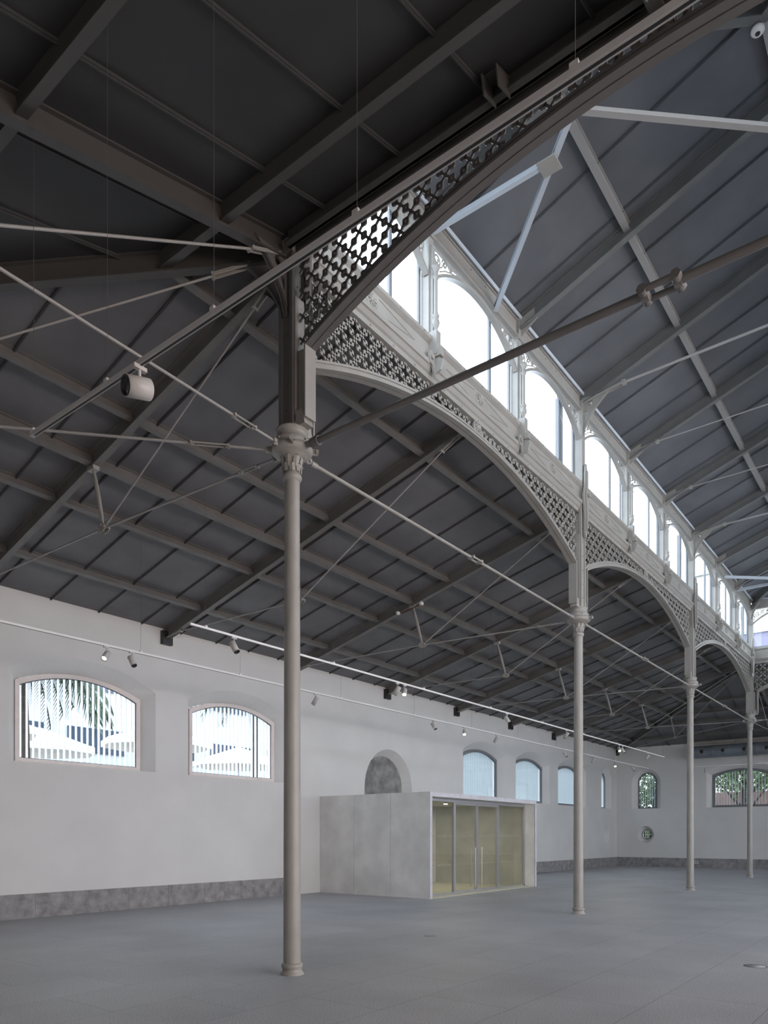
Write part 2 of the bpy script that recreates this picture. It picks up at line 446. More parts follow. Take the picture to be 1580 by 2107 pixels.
while True:
    x = .41 + k*1.021; k += 1
    if x > EX - .1: break
    if x < -W + .1: continue
    d0 = max(0, -x, x - LX)
    sl.append(((x, d0, g(d0)), (x, W, g(W))))
ceiling('ceiling', 'dark sloping deck over the left aisle', [(0,0,g(0)), (LX,0,g(0)), (EX+.4,W+.4,g(W+.4)), (-W-.4,W+.4,g(W+.4))], 'deck', sl)
sn, sf = [], []
k = 0
for k in range(-9, 17):
    y = -.645 - k*.985
    if y > W - .1 or y < RY + .1: continue
    d0 = max(0, y, NY - y)
    sn.append(((-d0, y, g(d0)), (-W, y, g(W)))); sf.append(((LX+d0, y, g(d0)), (EX, y, g(W))))
ceiling('ceiling', 'shaded sloping deck overhead at the near end', [(0,0,g(0)), (-W-.4,W+.4,g(W+.4)), (-W-.4,RY-.4,g(W+.4)), (0,NY,g(0))], 'deckshade', sn)  # shade at the near end comes from the darker deck colour
ceiling('ceiling', 'dark sloping deck over the far end aisle', [(LX,0,g(0)), (LX,NY,g(0)), (EX+.4,RY-.4,g(W+.4)), (EX+.4,W+.4,g(W+.4))], 'deck', sf)
ceiling('ceiling', 'dark sloping deck over the right aisle', [(0,NY,g(0)), (-W-.4,RY-.4,g(W+.4)), (EX+.4,RY-.4,g(W+.4)), (LX,NY,g(0))], 'deck', [])
HN = P/2; q = lambda d: ZN + SN*d
s1, s2, s3 = [], [], []
x = 1.09
while x < LX - .2:
    d = min(x, LX - x, HN); s1.append(((x, 0, q(0)), (x, -d, q(d)))); x += 1.018
for j in range(1, 8):
    y = -j*1.02; d = min(-y, P + y); s2.append(((0, y, q(0)), (d, y, q(d)))); s3.append(((LX, y, q(0)), (LX-d, y, q(d))))
ov = -.12
ceiling('ceiling', 'blue-grey nave roof slope above the clerestory', [(ov,-ov,q(ov)), (HN,-HN,q(HN)), (LX-HN,-HN,q(HN)), (LX-ov,-ov,q(ov))], 'decknave', s1)
ceiling('ceiling', 'nave roof slope on the right beyond the ridge', [(ov,NY+ov,q(ov)), (LX-ov,NY+ov,q(ov)), (LX-HN,-HN,q(HN)), (HN,-HN,q(HN))], 'decknave', [])
ceiling('ceiling', 'triangular hipped end of the nave roof, near', [(ov,-ov,q(ov)), (ov,NY+ov,q(ov)), (HN,-HN,q(HN))], 'decknave', s2)
ceiling('ceiling', 'triangular hipped end of the nave roof, far', [(LX-ov,-ov,q(ov)), (LX-HN,-HN,q(HN)), (LX-ov,NY+ov,q(ov))], 'decknave', s3)
# plain nave walls on the two sides the photo does not show
for nm, lb, bx in (('wall_nave_right', 'plain upper wall of the nave on the right', (0, LX, NY-.1, NY+.1)), ('wall_nave_near', 'plain upper wall of the nave at the near end', (-.1, .06, NY, -.2))):
    mb = MB()
    if nm == 'wall_nave_right': mb.box(*bx, 8.08, 8.66)
    else: mb.box(-.1, -.08, NY, -.2, 8.3, 8.66)
    mb.box(*bx, 10.1, 10.42)
    struct(mb.build(nm, 'iron'), lb)

# ================================================================== LATTICE GIRDERS
SPR, RISE = 6.99, .81      # soffit spring height and rise
LT = 8.08                  # lattice top = fascia bottom
ARC = arc_pts(.29, P-.29, SPR, RISE, 44)
def soff(x):
    h = P/2 - .29; R = (h*h + RISE*RISE)/(2*RISE); return SPR + RISE - R + math.sqrt(max(R*R - (x-P/2)**2, 0))
def make_girder(label):
    root = thing('lattice_girder', label, 'girder', group=None)
    # arch rib: T shaped: soffit band .17 wide, face bands
    mb = MB()
    def sweep(zlo, zhi, y0, y1):
        lo0 = [V((x, y0, z+zlo)) for x, z in ARC]; lo1 = [V((x, y1, z+zlo)) for x, z in ARC]
        hi0 = [V((x, y0, z+zhi)) for x, z in ARC]; hi1 = [V((x, y1, z+zhi)) for x, z in ARC]
        mb.strip(lo0, lo1); mb.strip(hi0, hi1); mb.strip(lo0, hi0); mb.strip(lo1, hi1)
        mb.add([lo0[0], lo1[0], hi1[0], hi0[0]], [(0,1,2,3)]); mb.add([lo0[-1], lo1[-1], hi1[-1], hi0[-1]], [(0,1,2,3)])
    sweep(0, .025, -.085, -.008); sweep(0, .025, .008, .085); sweep(.01, .11, -.035, .035); sweep(.085, .115, -.05, .05)
    sweep(.025, .045, -.075, .075)
    mb.build('arch_rib', 'iron', root)
    # lattice
    a = .135; lb = MB(); off = (P/2) % (2*a)
    zc0 = LT - .02
    def inside(x, z, m=0.): return .12 < x < P-.12 and z > soff(min(max(x,.29),P-.29)) + .085 - m and z < LT + .02 + m
    nx = int(P/a) + 2; nz = 10
    x0 = P/2 - (nx//2)*a
    if (nx//2) % 2: pass
    for i in range(-1, nx+1):
        for j in range(0, nz):
            # even sites (hole centres) have (i+j)%2==0 ; nodes at odd ; blobs at half sites
            bx, bz = x0 + (i+.5)*a, zc0 - (j+.5)*a
            # diagonal direction through this blob joins two odd sites
            if (i + j) % 2 == 0: p0, p1 = V((x0+(i+1)*a, 0, zc0-j*a)), V((x0+i*a, 0, zc0-(j+1)*a))
            else: p0, p1 = V((x0+i*a, 0, zc0-j*a)), V((x0+(i+1)*a, 0, zc0-(j+1)*a))
            ts = [t/12 for t in range(13) if inside((p0.lerp(p1, t/12)).x, (p0.lerp(p1, t/12)).z)]
            if len(ts) > 1:
                lb.beam(p0.lerp(p1, ts[0]), p0.lerp(p1, ts[-1]), .022, .034, up=(0,0,1)) if False else \
                    lb.beam(p0.lerp(p1, ts[0]), p0.lerp(p1, ts[-1]), .016, .026, up=(p1-p0).cross(V((0,1,0))))
            if inside(bx, bz, .03):
                s = .038
                za, zb = bz - s, min(bz + s, LT+.01)
                zlow = soff(min(max(bx,.29),P-.29)) + .05
                za = max(za, zlow)
                if zb > za:
                    c = .011
                    poly = [(bx-s+c, za), (bx+s-c, za), (bx+s, za+c), (bx+s, zb-c), (bx+s-c, zb), (bx-s+c, zb), (bx-s, zb-c), (bx-s, za+c)]
                    lb.prism(poly, (0,0,0), (1,0,0), (0,0,1), .016)
                    for yy in (-.008, .008):   # rivet pyramid
                        r = .018; zz = (za+zb)/2
                        lb.add([(bx-r, yy, zz), (bx, yy, zz-r), (bx+r, yy, zz), (bx, yy, zz+r), (bx, yy*2.4, zz)], [(0,1,4),(1,2,4),(2,3,4),(3,0,4)])
    lb.build('lattice_panel', 'iron', root, recalc=False)
    # fascia: moulded band above the lattice, nave side is -y
    prof = [(.0,LT-.02),(-.05,LT-.02),(-.05,LT+.05),(-.075,LT+.07),(-.11,LT+.12),(-.13,LT+.13),(-.13,LT+.19),(-.07,LT+.2),(-.07,8.535),(-.09,8.55),(-.125,8.58),(-.125,8.63),(-.10,8.66),(.10,8.66),(.10,8.60),(.04,8.58),(.04,LT-.02)]
    fb = MB(); n = len(prof); xs = (.10, P-.10)
    fb.add([(xs[0], p[0], p[1]) for p in prof] + [(xs[1], p[0], p[1]) for p in prof],
           [(i,(i+1)%n,n+(i+1)%n,n+i) for i in range(n)] + [tuple(range(n)), tuple(range(2*n-1,n-1,-1))])
    # bolts + V ornaments
    for kk in range(3):
        c = P/6 + kk*P/3
        for sg in (-1, 1):
            for e in (.035, -.035):
                fb.beam((c + sg*.16, -.073, 8.41 + e*2.6), (c + sg*.95, -.073, 8.41), .008, .010)
        for bx_ in (-1.1, -.55, 0, .55, 1.1):
            fb.lathe([(.014, 0), (.014, -.012), (.006, -.018)], (c+bx_, -.125, 8.605), 6, 'y')
            fb.lathe([(.012, 0), (.012, -.01), (.005, -.015)], (c+bx_*.9, -.05, LT+.015), 6, 'y')
    fas = fb.build('fascia', 'iron', root)
    def rosette(c, z, y, r):
        rb = MB()
        rb.lathe([(r, .01), (r, -.012), (r*.86, -.022), (r*.80, -.006), (.001, -.006)], (c, y, z), 24, 'y')
        rb.lathe([(r*.24, .0), (r*.24, -.02), (r*.12, -.03), (.001, -.03)], (c, y, z), 12, 'y')
        for k in range(10):
            t = k*math.pi/5; d = V((math.cos(t), 0, math.sin(t)))
            rb.beam(V((c,y-.012,z)) + d*r*.25, V((c,y-.012,z)) + d*r*.74, r*.16, .014, up=(0,1,0))
        return rb
    for kk in range(3):
        rosette(P/6 + kk*P/3, 8.41, -.07, .115).build('rosette', 'iron', fas)
    rosette(P/2, 8.0, -.03, .115).build('rosette', 'iron', root)
    # rafter-side ledger plate
    MB().beam((.12, .05, 8.2), (P-.12, .05, 8.2), .03, .2).build('back_plate', 'steel', root)
    return root
gp = make_girder('grey cast-iron lattice arch between the nearest and second columns')
gp.location = (0, 0, 0)
dup(gp, (P,0,0), 0, 'grey cast-iron lattice arch between the second and third columns')
dup(gp, (2*P,0,0), 0, 'grey cast-iron lattice arch between the third and last columns')
g_near = dup(gp, (0,NY,0), math.pi/2, 'shaded lattice arch crossing overhead from nearest column to upper right')
dup(gp, (LX,0,0), -math.pi/2, 'lattice arch turning right from the last column at the far end')

repaint(g_near, 'iron', 'ironshade'); repaint(g_near, 'steel', 'steelshade')  # near arch takes the copies with shade painted in
# ================================================================== COLUMNS
def make_column(label, dirs, corner, nave_dir):
    """dirs: horizontal directions in which arch legs stand. nave_dir: unit toward nave"""
    root = thing('iron_column', label, 'column')
    MB().lathe([(.135,0),(.135,.012),(.118,.03),(.108,.055),(.115,.075),(.122,.085),(.122,.115),(.112,.128),(.1,.13)], seg=28).build('base', 'iron', root)
    MB().lathe([(.100,.12),(.098,1.2),(.092,3.6),(.086,5.62)], seg=28).build('shaft', 'iron', root)
    cb = MB().lathe([(.09,5.58),(.105,5.60),(.112,5.625),(.105,5.65),(.093,5.66),(.097,5.72),(.106,5.80),(.128,5.84),(.155,5.848),(.16,5.862),(.20,5.872),(.226,5.895),(.235,5.92),(.235,5.95),(.19,5.962)], seg=32)
    for row, (nn, zb, zt, r0, r1) in enumerate(((8, 5.67, 5.765, .098, .114), (8, 5.72, 5.845, .102, .130))):
        for k in range(nn):
            t = 2*math.pi*(k + .5*row)/nn; d = V((math.cos(t), math.sin(t), 0)); s = V((-d.y, d.x, 0))
            p = [d*r0 + UP*zb, d*(r0+.010) + UP*(zb+zt)/2, d*r1*.97 + UP*(zt-.012), d*(r1+.012) + UP*(zt-.018)]
            p[1] = d*((r0+r1)/2 - .004) + UP*(zb+zt)/2
            ws = (.026, .036, .030, .014)
            vs = []
            for pp, w in zip(p, ws): vs += [pp - s*w, pp + d*.012, pp + s*w]
            cb.add(vs, [(3*i+a, 3*i+a+1, 3*i+a+4, 3*i+a+3) for i in range(3) for a in (0, 1)])
    cb.build('capital', 'iron', root, recalc=False)
    co_ = MB().lathe([(.19,5.96),(.205,5.97),(.205,6.03),(.19,6.04),(.17,6.045),(.17,6.12),(.185,6.13),(.185,6.15),(.1,6.152)], seg=28)
    for k in range(8):
        t = 2*math.pi*k/8; co_.lathe([(.017,0),(.017,.016),(.008,.024)], (0,0,0), 6, 'x') if False else None
        d = V((math.cos(t), math.sin(t), 0)); co_.tube([d*.17 + UP*6.0, d*.222 + UP*6.0], .014, 6)
    co_.build('collar', 'iron', root)
    lug = MB()
    for k in range(8):
        t = 2*math.pi*k/8
        if k % 2 == 0 or corner:
            d = V((math.cos(t), math.sin(t), 0)); lug.beam(d*.19 + UP*5.93, d*.29 + UP*5.93, .02, .07); lug.beam(d*.27+UP*5.93, d*.30+UP*5.93, .06, .045)
    lug.build('tie_lugs', 'iron', root)
    # pier above the capital
    pb = MB().box(-.085,.085,-.085,.085,6.15,8.70)
    for sx in (-1, 1):
        for sy in (-1, 1): pb.box(sx*.085-.022, sx*.085+.022, sy*.085-.022, sy*.085+.022, 6.15, 8.68)
    for z in [6.35 + .28*i for i in range(8)]:
        for d in (V((1,0,0)),V((-1,0,0)),V((0,1,0)),V((0,-1,0))): pb.tube([d*.08+UP*z, d*.098+UP*z], .011, 6)
    pb.build('pier', 'iron', root)
    for d in dirs:
        d = V(d); lb = MB()
        for a, w, t in ((.285, .17, .022), (.262, .10, .03), (.19, .03, .13)): lb.beam(d*(a-t/2) + UP*6.2, d*(a-t/2) + UP*(SPR+.02), w, t, up=d)
        lb.beam(d*.11 + UP*6.2, d*.11 + UP*7.6, .14, .02, up=d)
        lb.build('arch_leg', 'iron', root)
        MB().prism([(0,0),(.16,0),(.13,.17),(.03,.17),(0,.12)], d*.10 + UP*6.14, d, UP, .14).build('seat_bracket', 'iron', root)
    # upper post beside the clerestory
    MB().box(-.075,.075,-.11,.07,8.66,10.3).build('upper_post', 'iron', root)
    # swelling cast plate at fascia level
    nd = V(nave_dir).normalized(); sd = nd.cross(UP)
    out = []
    for z, r in ((7.55,.02),(7.62,.045),(7.9,.055),(8.12,.07),(8.25,.12),(8.36,.15),(8.46,.12),(8.56,.07),(8.7,.05),(8.95,.045),(9.02,.02)): out.append((r, z))
    poly = [(r, z) for r, z in out] + [(-r, z) for r, z in reversed(out)]
    off = .15 if not corner else .17
    jb = MB().prism(poly, nd*(off), sd, UP, .035)
    jb.prism([(x*.55, (z-8.3)*.8+8.3) for x, z in poly], nd*(off+.03), sd, UP, .04)
    jb.tube([nd*(off+.03)+UP*8.38, nd*(off+.10)+UP*8.38], .045, 10)
    for z in (7.7, 8.85): jb.tube([nd*off+UP*z, nd*(off+.045)+UP*z], .016, 6)
    jb.box(-.11,.11,-.11,.11,8.1,8.6)
    jb.build('joint_plate', 'iron', root)
    # perforated bracket under the nave tie
    def bracket(dv, zt, zb, ln, nm='roof_bracket'):
        cc = 1.9
        dv = V(dv).normalized(); b0 = .09
        outer = [(b0, zt)] + [(b0+.03+(ln-.03)*(1-t)**cc, zt - .03 - (zt-zb-.03)*t) for t in [i/10 for i in range(10)]] + [(b0+.02, zb)] + [(b0, zb)]
        holes = [outline_circ(b0+ln*.27, zt-.17*(zt-zb), ln*.12, 12), [(b0+.04, zt-(zt-zb)*.38), (b0+.10, zt-(zt-zb)*.36), (b0+.07, zt-(zt-zb)*.54), (b0+.04, zt-(zt-zb)*.60)]]
        bb = MB().prism(outer, (0,0,0), dv, UP, .03, holes)
        rim = [V(dv*p[0] + UP*p[1]) for p in outer[1:12]]
        s = dv.cross(UP)*.03
        bb.strip([p - s for p in rim], [p + s for p in rim]); bb.strip([p - s - UP*.0 - dv*.012 for p in rim], [p + s - dv*.012 for p in rim])
        bb.build(nm, 'iron', root, recalc=False)
    if not corner: bracket(nd, 10.36, 9.6, .55)
    else: bracket(nd, 10.30, 9.75, .5)
    # bracket toward the aisle
    ad = -nd
    if corner:
        for dv in [V((0,1,0)), V((-1 if nd.x > 0 else 1, 0, 0)), ad]:
            bracket(dv, 8.05, 7.4, .5, 'aisle_bracket')
    else: bracket(ad, 8.05, 7.4, .5, 'aisle_bracket')
    return root
c1 = make_column('nearest cast-iron column, tall in the left middle', [(1,0,0),(0,-1,0)], True, (1,-1,0))
for ch in ALLCH(c1):
    if ch.name.split('.')[0] in ('pier', 'aisle_bracket', 'upper_post'): ch.material_slots[0].link = 'OBJECT'; ch.material_slots[0].material = M['ironshade']  # shade on these upper parts put into their colour
c2 = make_column('second cast-iron column, right of the entrance box', [(1,0,0),(-1,0,0)], False, (0,-1,0)); c2.location = (P,0,0)
dup(c2, (2*P,0,0), 0, 'third cast-iron column, second from the right edge')
c4 = make_column('farthest cast-iron column, at the right edge', [(-1,0,0),(0,-1,0)], True, (-1,-1,0)); c4.location = (LX,0,0)

# ================================================================== CLERESTORY
B3 = P/3
def make_post():
    root = thing('clerestory_post', '', 'post')
    MB().box(-.06,.06,-.07,.06,8.66,10.14).box(-.03,.03,-.12,-.07,8.5,9.95).build('post', 'iron', root)
    cl = MB().lathe([(.001,8.66),(.02,8.70),(.03,8.76),(.05,8.79),(.058,8.83),(.05,8.87),(.034,8.89),(.05,8.91),(.055,8.93),(.034,8.95),(.031,9.0),(.030,9.42),(.034,9.46),(.05,9.48),(.034,9.50),(.036,9.55),(.06,9.60),(.066,9.63),(.05,9.64),(.04,9.66)], (0,-.15,0), 12)
    cl.build('colonnette', 'iron', root)
    fb = MB().box(-.055,.055,-.20,-.06,8.36,8.70)
    fb.box(-.045,.045,-.26,-.16,8.33,8.42)
    hook = [(.13,8.22),(.16,8.30),(.14,8.38),(.09,8.40),(.0,8.36),(-.09,8.40),(-.14,8.38),(-.16,8.30),(-.13,8.22),(-.07,8.20),(0,8.06),(.07,8.20)]
    fb.prism(hook, (0,-.135,0), (1,0,0), (0,0,1), .03)
    fb.prism([(.14,8.40),(.28,8.26),(.24,8.14),(.14,8.10),(.10,8.2)], (0,0,0), (0,-1,0), (0,0,1), .03)
    for sx in (-.1, .1): fb.tube([(sx,-.14,8.30),(sx,-.18,8.30)], .035, 10)
    fb.build('foot_bracket', 'iron', root)
    MB().box(-.07,.07,-.10,.07,10.08,10.44).prism([(.06,10.42),(.36,10.52),(.36,10.40),(.12,10.26),(.06,10.05)], (0,0,0), (0,-1,0), (0,0,1), .02).build('gusset_plate', 'iron', root)
    return root
pp = make_post()
n = 0
for k in (1,2,4,5,7,8):
    lab = 'clerestory post with slim colonnette, %s counted from the near end' % ORD[n]
    if n == 0: pp.location = (B3*k,0,0); pp['label'] = lab; pp['group'] = 'posts between the clerestory windows'
    else: dup(pp, (B3*k,0,0), 0, lab)
    n += 1
dup(pp, (LX,-B3,0), -math.pi/2, 'clerestory post on the far end wall of the nave')

def make_spandrel():
    root = thing('scroll_arch', '', 'arch')
    x0, x1 = .075, B3-.075
    ap = arc_pts(x0, x1, 9.52, .50, 26)
    mb = MB()
    def sw(d0, d1, y0, y1):
        m = []
        for k, (x, z) in enumerate(ap):
            nx_, nz_ = x - B3/2, z - (9.52+.5-1.6); l = math.hypot(nx_, nz_); nx_ /= l; nz_ /= l
            m.append([V((x+nx_*d, y, z+nz_*d)) for d in (d0, d1) for y in (y0, y1)])
        for (i, j) in ((0,1),(1,3),(3,2),(2,0)): mb.strip([q_[i] for q_ in m], [q_[j] for q_ in m])
    sw(0, .045, -.07, .015)
    mb.build('arch_rib', 'iron', root, recalc=False)
    def spiral(cx, cz, r, turns, start, sg, y=-.02):
        pts = []
        for i in range(26):
            t = i/25; a = start + sg*turns*2*math.pi*t; rr = r*(1-.8*t); pts.append((cx + rr*math.cos(a), y, cz + rr*math.sin(a)))
        return pts
    for sg in (1, -1):
        sb = MB()
        def mx(pts): return [(x if sg > 0 else B3 - x, y, z) for x, y, z in pts]
        for (cx, cz, r, st, tr) in ((.225, 9.93, .105, -math.pi*.9, 1.6), (.43, 9.985, .065, math.pi, -1.4), (.60, 10.02, .045, -math.pi*.9, 1.3)):
            sb.tube(mx(spiral(cx, cz, r, abs(tr), st, 1 if tr > 0 else -1)), .013, 5)
        sb.tube(mx([(.14,-.02,9.70),(.17,-.02,9.80),(.125,-.02,9.90),(.13,-.02,10.05)]), .012, 5)
        sb.tube(mx([(.30,-.02,9.86),(.36,-.02,9.90),(.40,-.02,9.98),(.48,-.02,10.05),(.55,-.02,10.0),(.66,-.02,10.03),(.78,-.02,10.06)]), .011, 5)
        sb.tube(mx([(.12,-.02,10.07),(1.0,-.02,10.07)]), .010, 5)
        sb.tube(mx([(.30,-.02,9.80),(.45,-.02,9.90),(.62,-.02,9.97),(.9,-.02,10.05)]), .011, 5)
        sb.build('scrollwork', 'iron', root, recalc=False)
    return root
sp = make_spandrel()
def make_cwin():
    root = bpy.data.objects.new('window', None); COL.objects.link(root)
    fr = MB(); y0, y1 = .065, .105
    fr.box(.06,B3-.06,y0,y1,8.66,8.72).box(.06,.11,y0,y1,8.66,10.34).box(B3-.11,B3-.06,y0,y1,8.66,10.34).box(.06,B3-.06,y0,y1,10.32,10.37)
    fr.box(1.92,1.98,y0,y1,8.7,10.33)
    fr.build('frame', 'greyframe', root)
    MB().add([(.06,.085,8.66),(B3-.06,.085,8.66),(B3-.06,.085,10.34),(.06,.085,10.34)], [(0,1,2,3)]).build('pane', 'glass', root, recalc=False)
    return root
cw = make_cwin()
def bays():
    for k in range(9): yield (B3*k, 0, 0), 0, k
    for k in range(3): yield (LX, -B3*k, 0), -math.pi/2, 9+k
for loc, rz, k in bays():
    where = 'scrolled iron arch over the %s clerestory bay from the near end' % ORD[k] if k < 9 else 'scrolled iron arch over the far nave end, %s bay from the corner' % ORD[k-9]
    s_ = sp if k == 0 else copy_tree(sp)
    s_.location = loc; s_.rotation_euler = (0,0,rz); s_['label'] = where; s_['group'] = 'scrolled arches heading the clerestory'
    w_ = cw if k == 0 else copy_tree(cw)
    w_.location = loc; w_.rotation_euler = (0,0,rz)
    WN[0] += 1; w_.name = 'window_%d' % WN[0]
    struct(w_, ('clerestory window, %s from the near end' % ORD[k]) if k < 9 else 'clerestory window in the far nave end, %s from the corner' % ORD[k-9])
    if k in (2, 5, 8):
        MB().box(2.05,2.2,.10,.17,8.7,10.1).box(1.99,2.02,.10,.17,8.7,10.1).build('opening_casement', 'greyframe', w_)
# head beams under the nave eaves
def make_head():
    root = thing('eave_beam', '', 'beam')
    MB().box(.07,P-.07,-.05,.03,10.12,10.40).box(.07,P-.07,-.09,.04,10.11,10.135).box(.07,P-.07,-.075,.045,10.385,10.41).build('beam', 'iron', root)
    b = MB()
    for i in range(18):
        x = .3 + i*.445; b.tube([(x,-.05,10.17),(x,-.065,10.17)], .013, 6)
        if i % 6 in (2, 3): b.tube([(x,-.05,10.33),(x,-.065,10.33)], .013, 6)
    b.build('bolts', 'iron', root)
    MB().beam((-.02,-.10,10.44),(P+.02,-.10,10.44), .05, .05, up=(0,-SN,1)).build('eave_strip', 'head', root)
    return root
hb = make_head(); hb['label'] = 'riveted eave beam above the first three clerestory windows'
dup(hb, (P,0,0), 0, 'riveted eave beam above the middle clerestory windows')
dup(hb, (2*P,0,0), 0, 'riveted eave beam above the farthest clerestory windows')
dup(hb, (LX,0,0), -math.pi/2, 'riveted eave beam across the far end of the nave')

# ================================================================== AISLE TRUSSES
def turnbuckle(mb, a, b, r=.012, w=.035):
    a, b = V(a), V(b); d = (b-a).normalized(); s = d.cross(UP).normalized()
    u = s.cross(d)
    for sg in (-1, 1): mb.tube([a - s*sg*0 + u*sg*w*.0 + s*sg*w, b + s*sg*w], r, 6)
    for p in (a, b): mb.tube([p - s*(w+r), p + s*(w+r)], r*1.7, 6); mb.tube([p - d*.03, p + d*.03], r*1.9, 6)
def make_truss(label, L, cap_tie, sag=0., start=.12):
    """local: starts at girder, runs +y for horizontal length L (drop to wall plate equal for all)"""
    k = L / W; sl_ = S0 / k; root = thing('roof_truss', label, 'roof truss')
    z = lambda y: Z0 - sl_*y
    H = .235
    a, b = V((0, start, z(start) - H/2 - .005)), V((0, L-.02, z(L-.02) - H/2 - .005))
    MB().ibeam(a, b, .11, H, .018, .014).build('rafter', 'steel', root)
    nt_, nb_ = V((0, 4.08*k, z(4.08*k) - H)), V((0, 3.81*k, 6.03))
    st = MB(); dm = nt_.lerp(nb_, .5)
    st.tube([nt_, nt_.lerp(nb_, .12), nt_.lerp(nb_, .2), dm, nt_.lerp(nb_, .8), nt_.lerp(nb_, .88), nb_], .03, 10, rs=[.022,.022,.03,.036,.03,.022,.022])
    st.box(-.05,.05,nt_.y-.08,nt_.y+.08,nt_.z-.05,nt_.z+.02)
    st.build('strut', 'iron', root)
    jb = MB()
    for sx in (-.035, .035): jb.prism([(-.10,-.02),(-.05,.06),(.05,.06),(.10,-.02),(.05,-.06),(-.05,-.06)], nb_ + V((sx,0,0)), (0,1,0), (0,0,1), .012)
    for dy, dz in ((-.07,0),(.07,0),(0,.04)): jb.tube([nb_+V((-.055,dy,dz)), nb_+V((.055,dy,dz))], .016, 8)
    jb.build('node_plate', 'iron', root)
    # ties
    ft = V((0, .62*k if k > 1 else .62, z(.62*k) - H - .07)); fw = V((0, L-.55, z(L-.55) - H - .045))
    def tie(p, q_, nm, r=.014, fork=None, tb=None):
        m_ = MB(); p, q_ = V(p), V(q_)
        pts = [p.lerp(q_, t/6) - UP*sag*math.sin(math.pi*t/6) for t in range(7)]
        m_.tube(pts, r, 6); m_.build(nm, 'rod', root)
    tie(ft, nb_, 'tie_rod'); tie(nb_, fw, 'tie_rod')
    for p, e, k_ in ((ft, V((0, ft.y-.42, z(ft.y-.42) - H + .02)), 1), (fw, V((0, L-.12, z(L-.12) - H - .01)), 1.6)):
        fb = MB()
        for sx in (-.03, .03): fb.beam(p + V((sx,0,0)), e + V((sx*k_,0,0)), .014, .035)
        fb.tube([p + V((-.05,0,0)), p + V((.05,0,0))], .02, 8); fb.build('tie_fork', 'iron', root)
    if cap_tie:
        e = V((0, .30, 5.93)); t0, t1 = e.lerp(nb_, .28/3.5), e.lerp(nb_, .56/3.5)
        tie(e, t0, 'capital_tie', .015); tie(t1, nb_, 'capital_tie', .015)
        m_ = MB(); turnbuckle(m_, t0, t1, .009, .03); m_.build('turnbuckle', 'iron', root)
    MB().box(-.13,.13,L-.10,L+.16,z(L)-.36,z(L)-.06).build('shoe_recess_shade', 'black', root)  # black box stands for the shaded wall pocket round the rafter shoe
    return root
T = {}
for k in range(7):
    ct = (k % 2 == 0)
    lab = 'steel aisle truss, %s from the near end along the left aisle' % ORD[k]
    if ct not in T: t_ = make_truss(lab, W, ct, start=.16 if ct else .12); T[ct] = t_; t_.location = (k*P/2, 0, 0)
    else: dup(T[ct], (k*P/2, 0, 0), 0, lab)
repaint(dup(T[True], (0,0,0), math.pi/2, 'shaded truss running overhead from nearest column toward the camera side'), 'steel', 'steelshade')
repaint(dup(T[False], (0,-P/2,0), math.pi/2, 'shaded truss crossing the near-end ceiling above the shaded light track'), 'steel', 'steelshade')
dup(T[True], (LX,0,0), -math.pi/2, 'steel truss from the last column straight to the far wall')
hp = make_truss('shaded diagonal hip truss from nearest column to the near-left corner', W*math.sqrt(2), True, start=.2); hp.rotation_euler = (0,0,math.pi/4)
h2 = dup(hp, (LX,0,0), -math.pi/4, 'diagonal hip truss from the last column to the far-left corner')

repaint(hp, 'steel', 'steelshade')
# purlins (one continuous beam per row)
ROWS = [(1.02, .10, .16), (3.1, .09, .15), (4.12, .10, .19), (5.15, .09, .15), (6.75, .09, .15)]
for j, (r, w, h) in enumerate(ROWS):
    z = g(r) - h/2
    up = (0, S0, 1)
    lab = ['first purlin below the girder', 'second purlin below the girder', 'deep middle purlin above the struts', 'fourth purlin down', 'lowest purlin beside the wall'][j]
    o = thing('purlin', '%s, left aisle' % lab, 'purlin', (0, r, z)); mb = MB().ibeam((-r, r, z), (LX+r, r, z), w, h, .015, .02, up=up); mb.build('beam', 'steel', o, world=True)
    m2 = None
    if j < 2 or j == 2:
        o = thing('purlin', '%s, near-end shaded ceiling' % lab, 'purlin', (-r, 0, z)); MB().ibeam((-r, r, z), (-r, NY-r, z), w+.02, h+.03, .015, .02, up=(-S0,0,1)).build('beam', 'steelshade', o, world=True)
    o = thing('purlin', '%s, far end aisle' % lab, 'purlin', (LX+r, 0, z)); MB().ibeam((LX+r, r, z), (LX+r, NY-r, z), w, h, .015, .02, up=(S0,0,1)).build('beam', 'steel', o, world=True)
# deep channel beam carried on the near lattice arch
o = thing('edge_beam', 'deep shaded channel beam along the top of the overhead arch', 'beam', (-.16, 0, 8.25))
MB().beam((-.17, -.12, 8.20), (-.17, NY, 8.20), .03, .26).beam((-.20, -.12, 8.08), (-.20, NY, 8.08), .10, .02).build('channel', 'steelshade', o, world=True)
bk = MB()
for y in (-B3, -P/2, -2*B3):
    bk.beam((-.2, y-.12, 8.12), (-.42, y-.12, 8.06), .012, .16); bk.beam((-.2, y+.02, 8.12), (-.42, y+.02, 8.06), .012, .16); bk.beam((-.2,y-.05,8.2),(-.4,y-.05,8.14),.16,.012)
bk.build('brackets', 'steelshade', o, world=True)

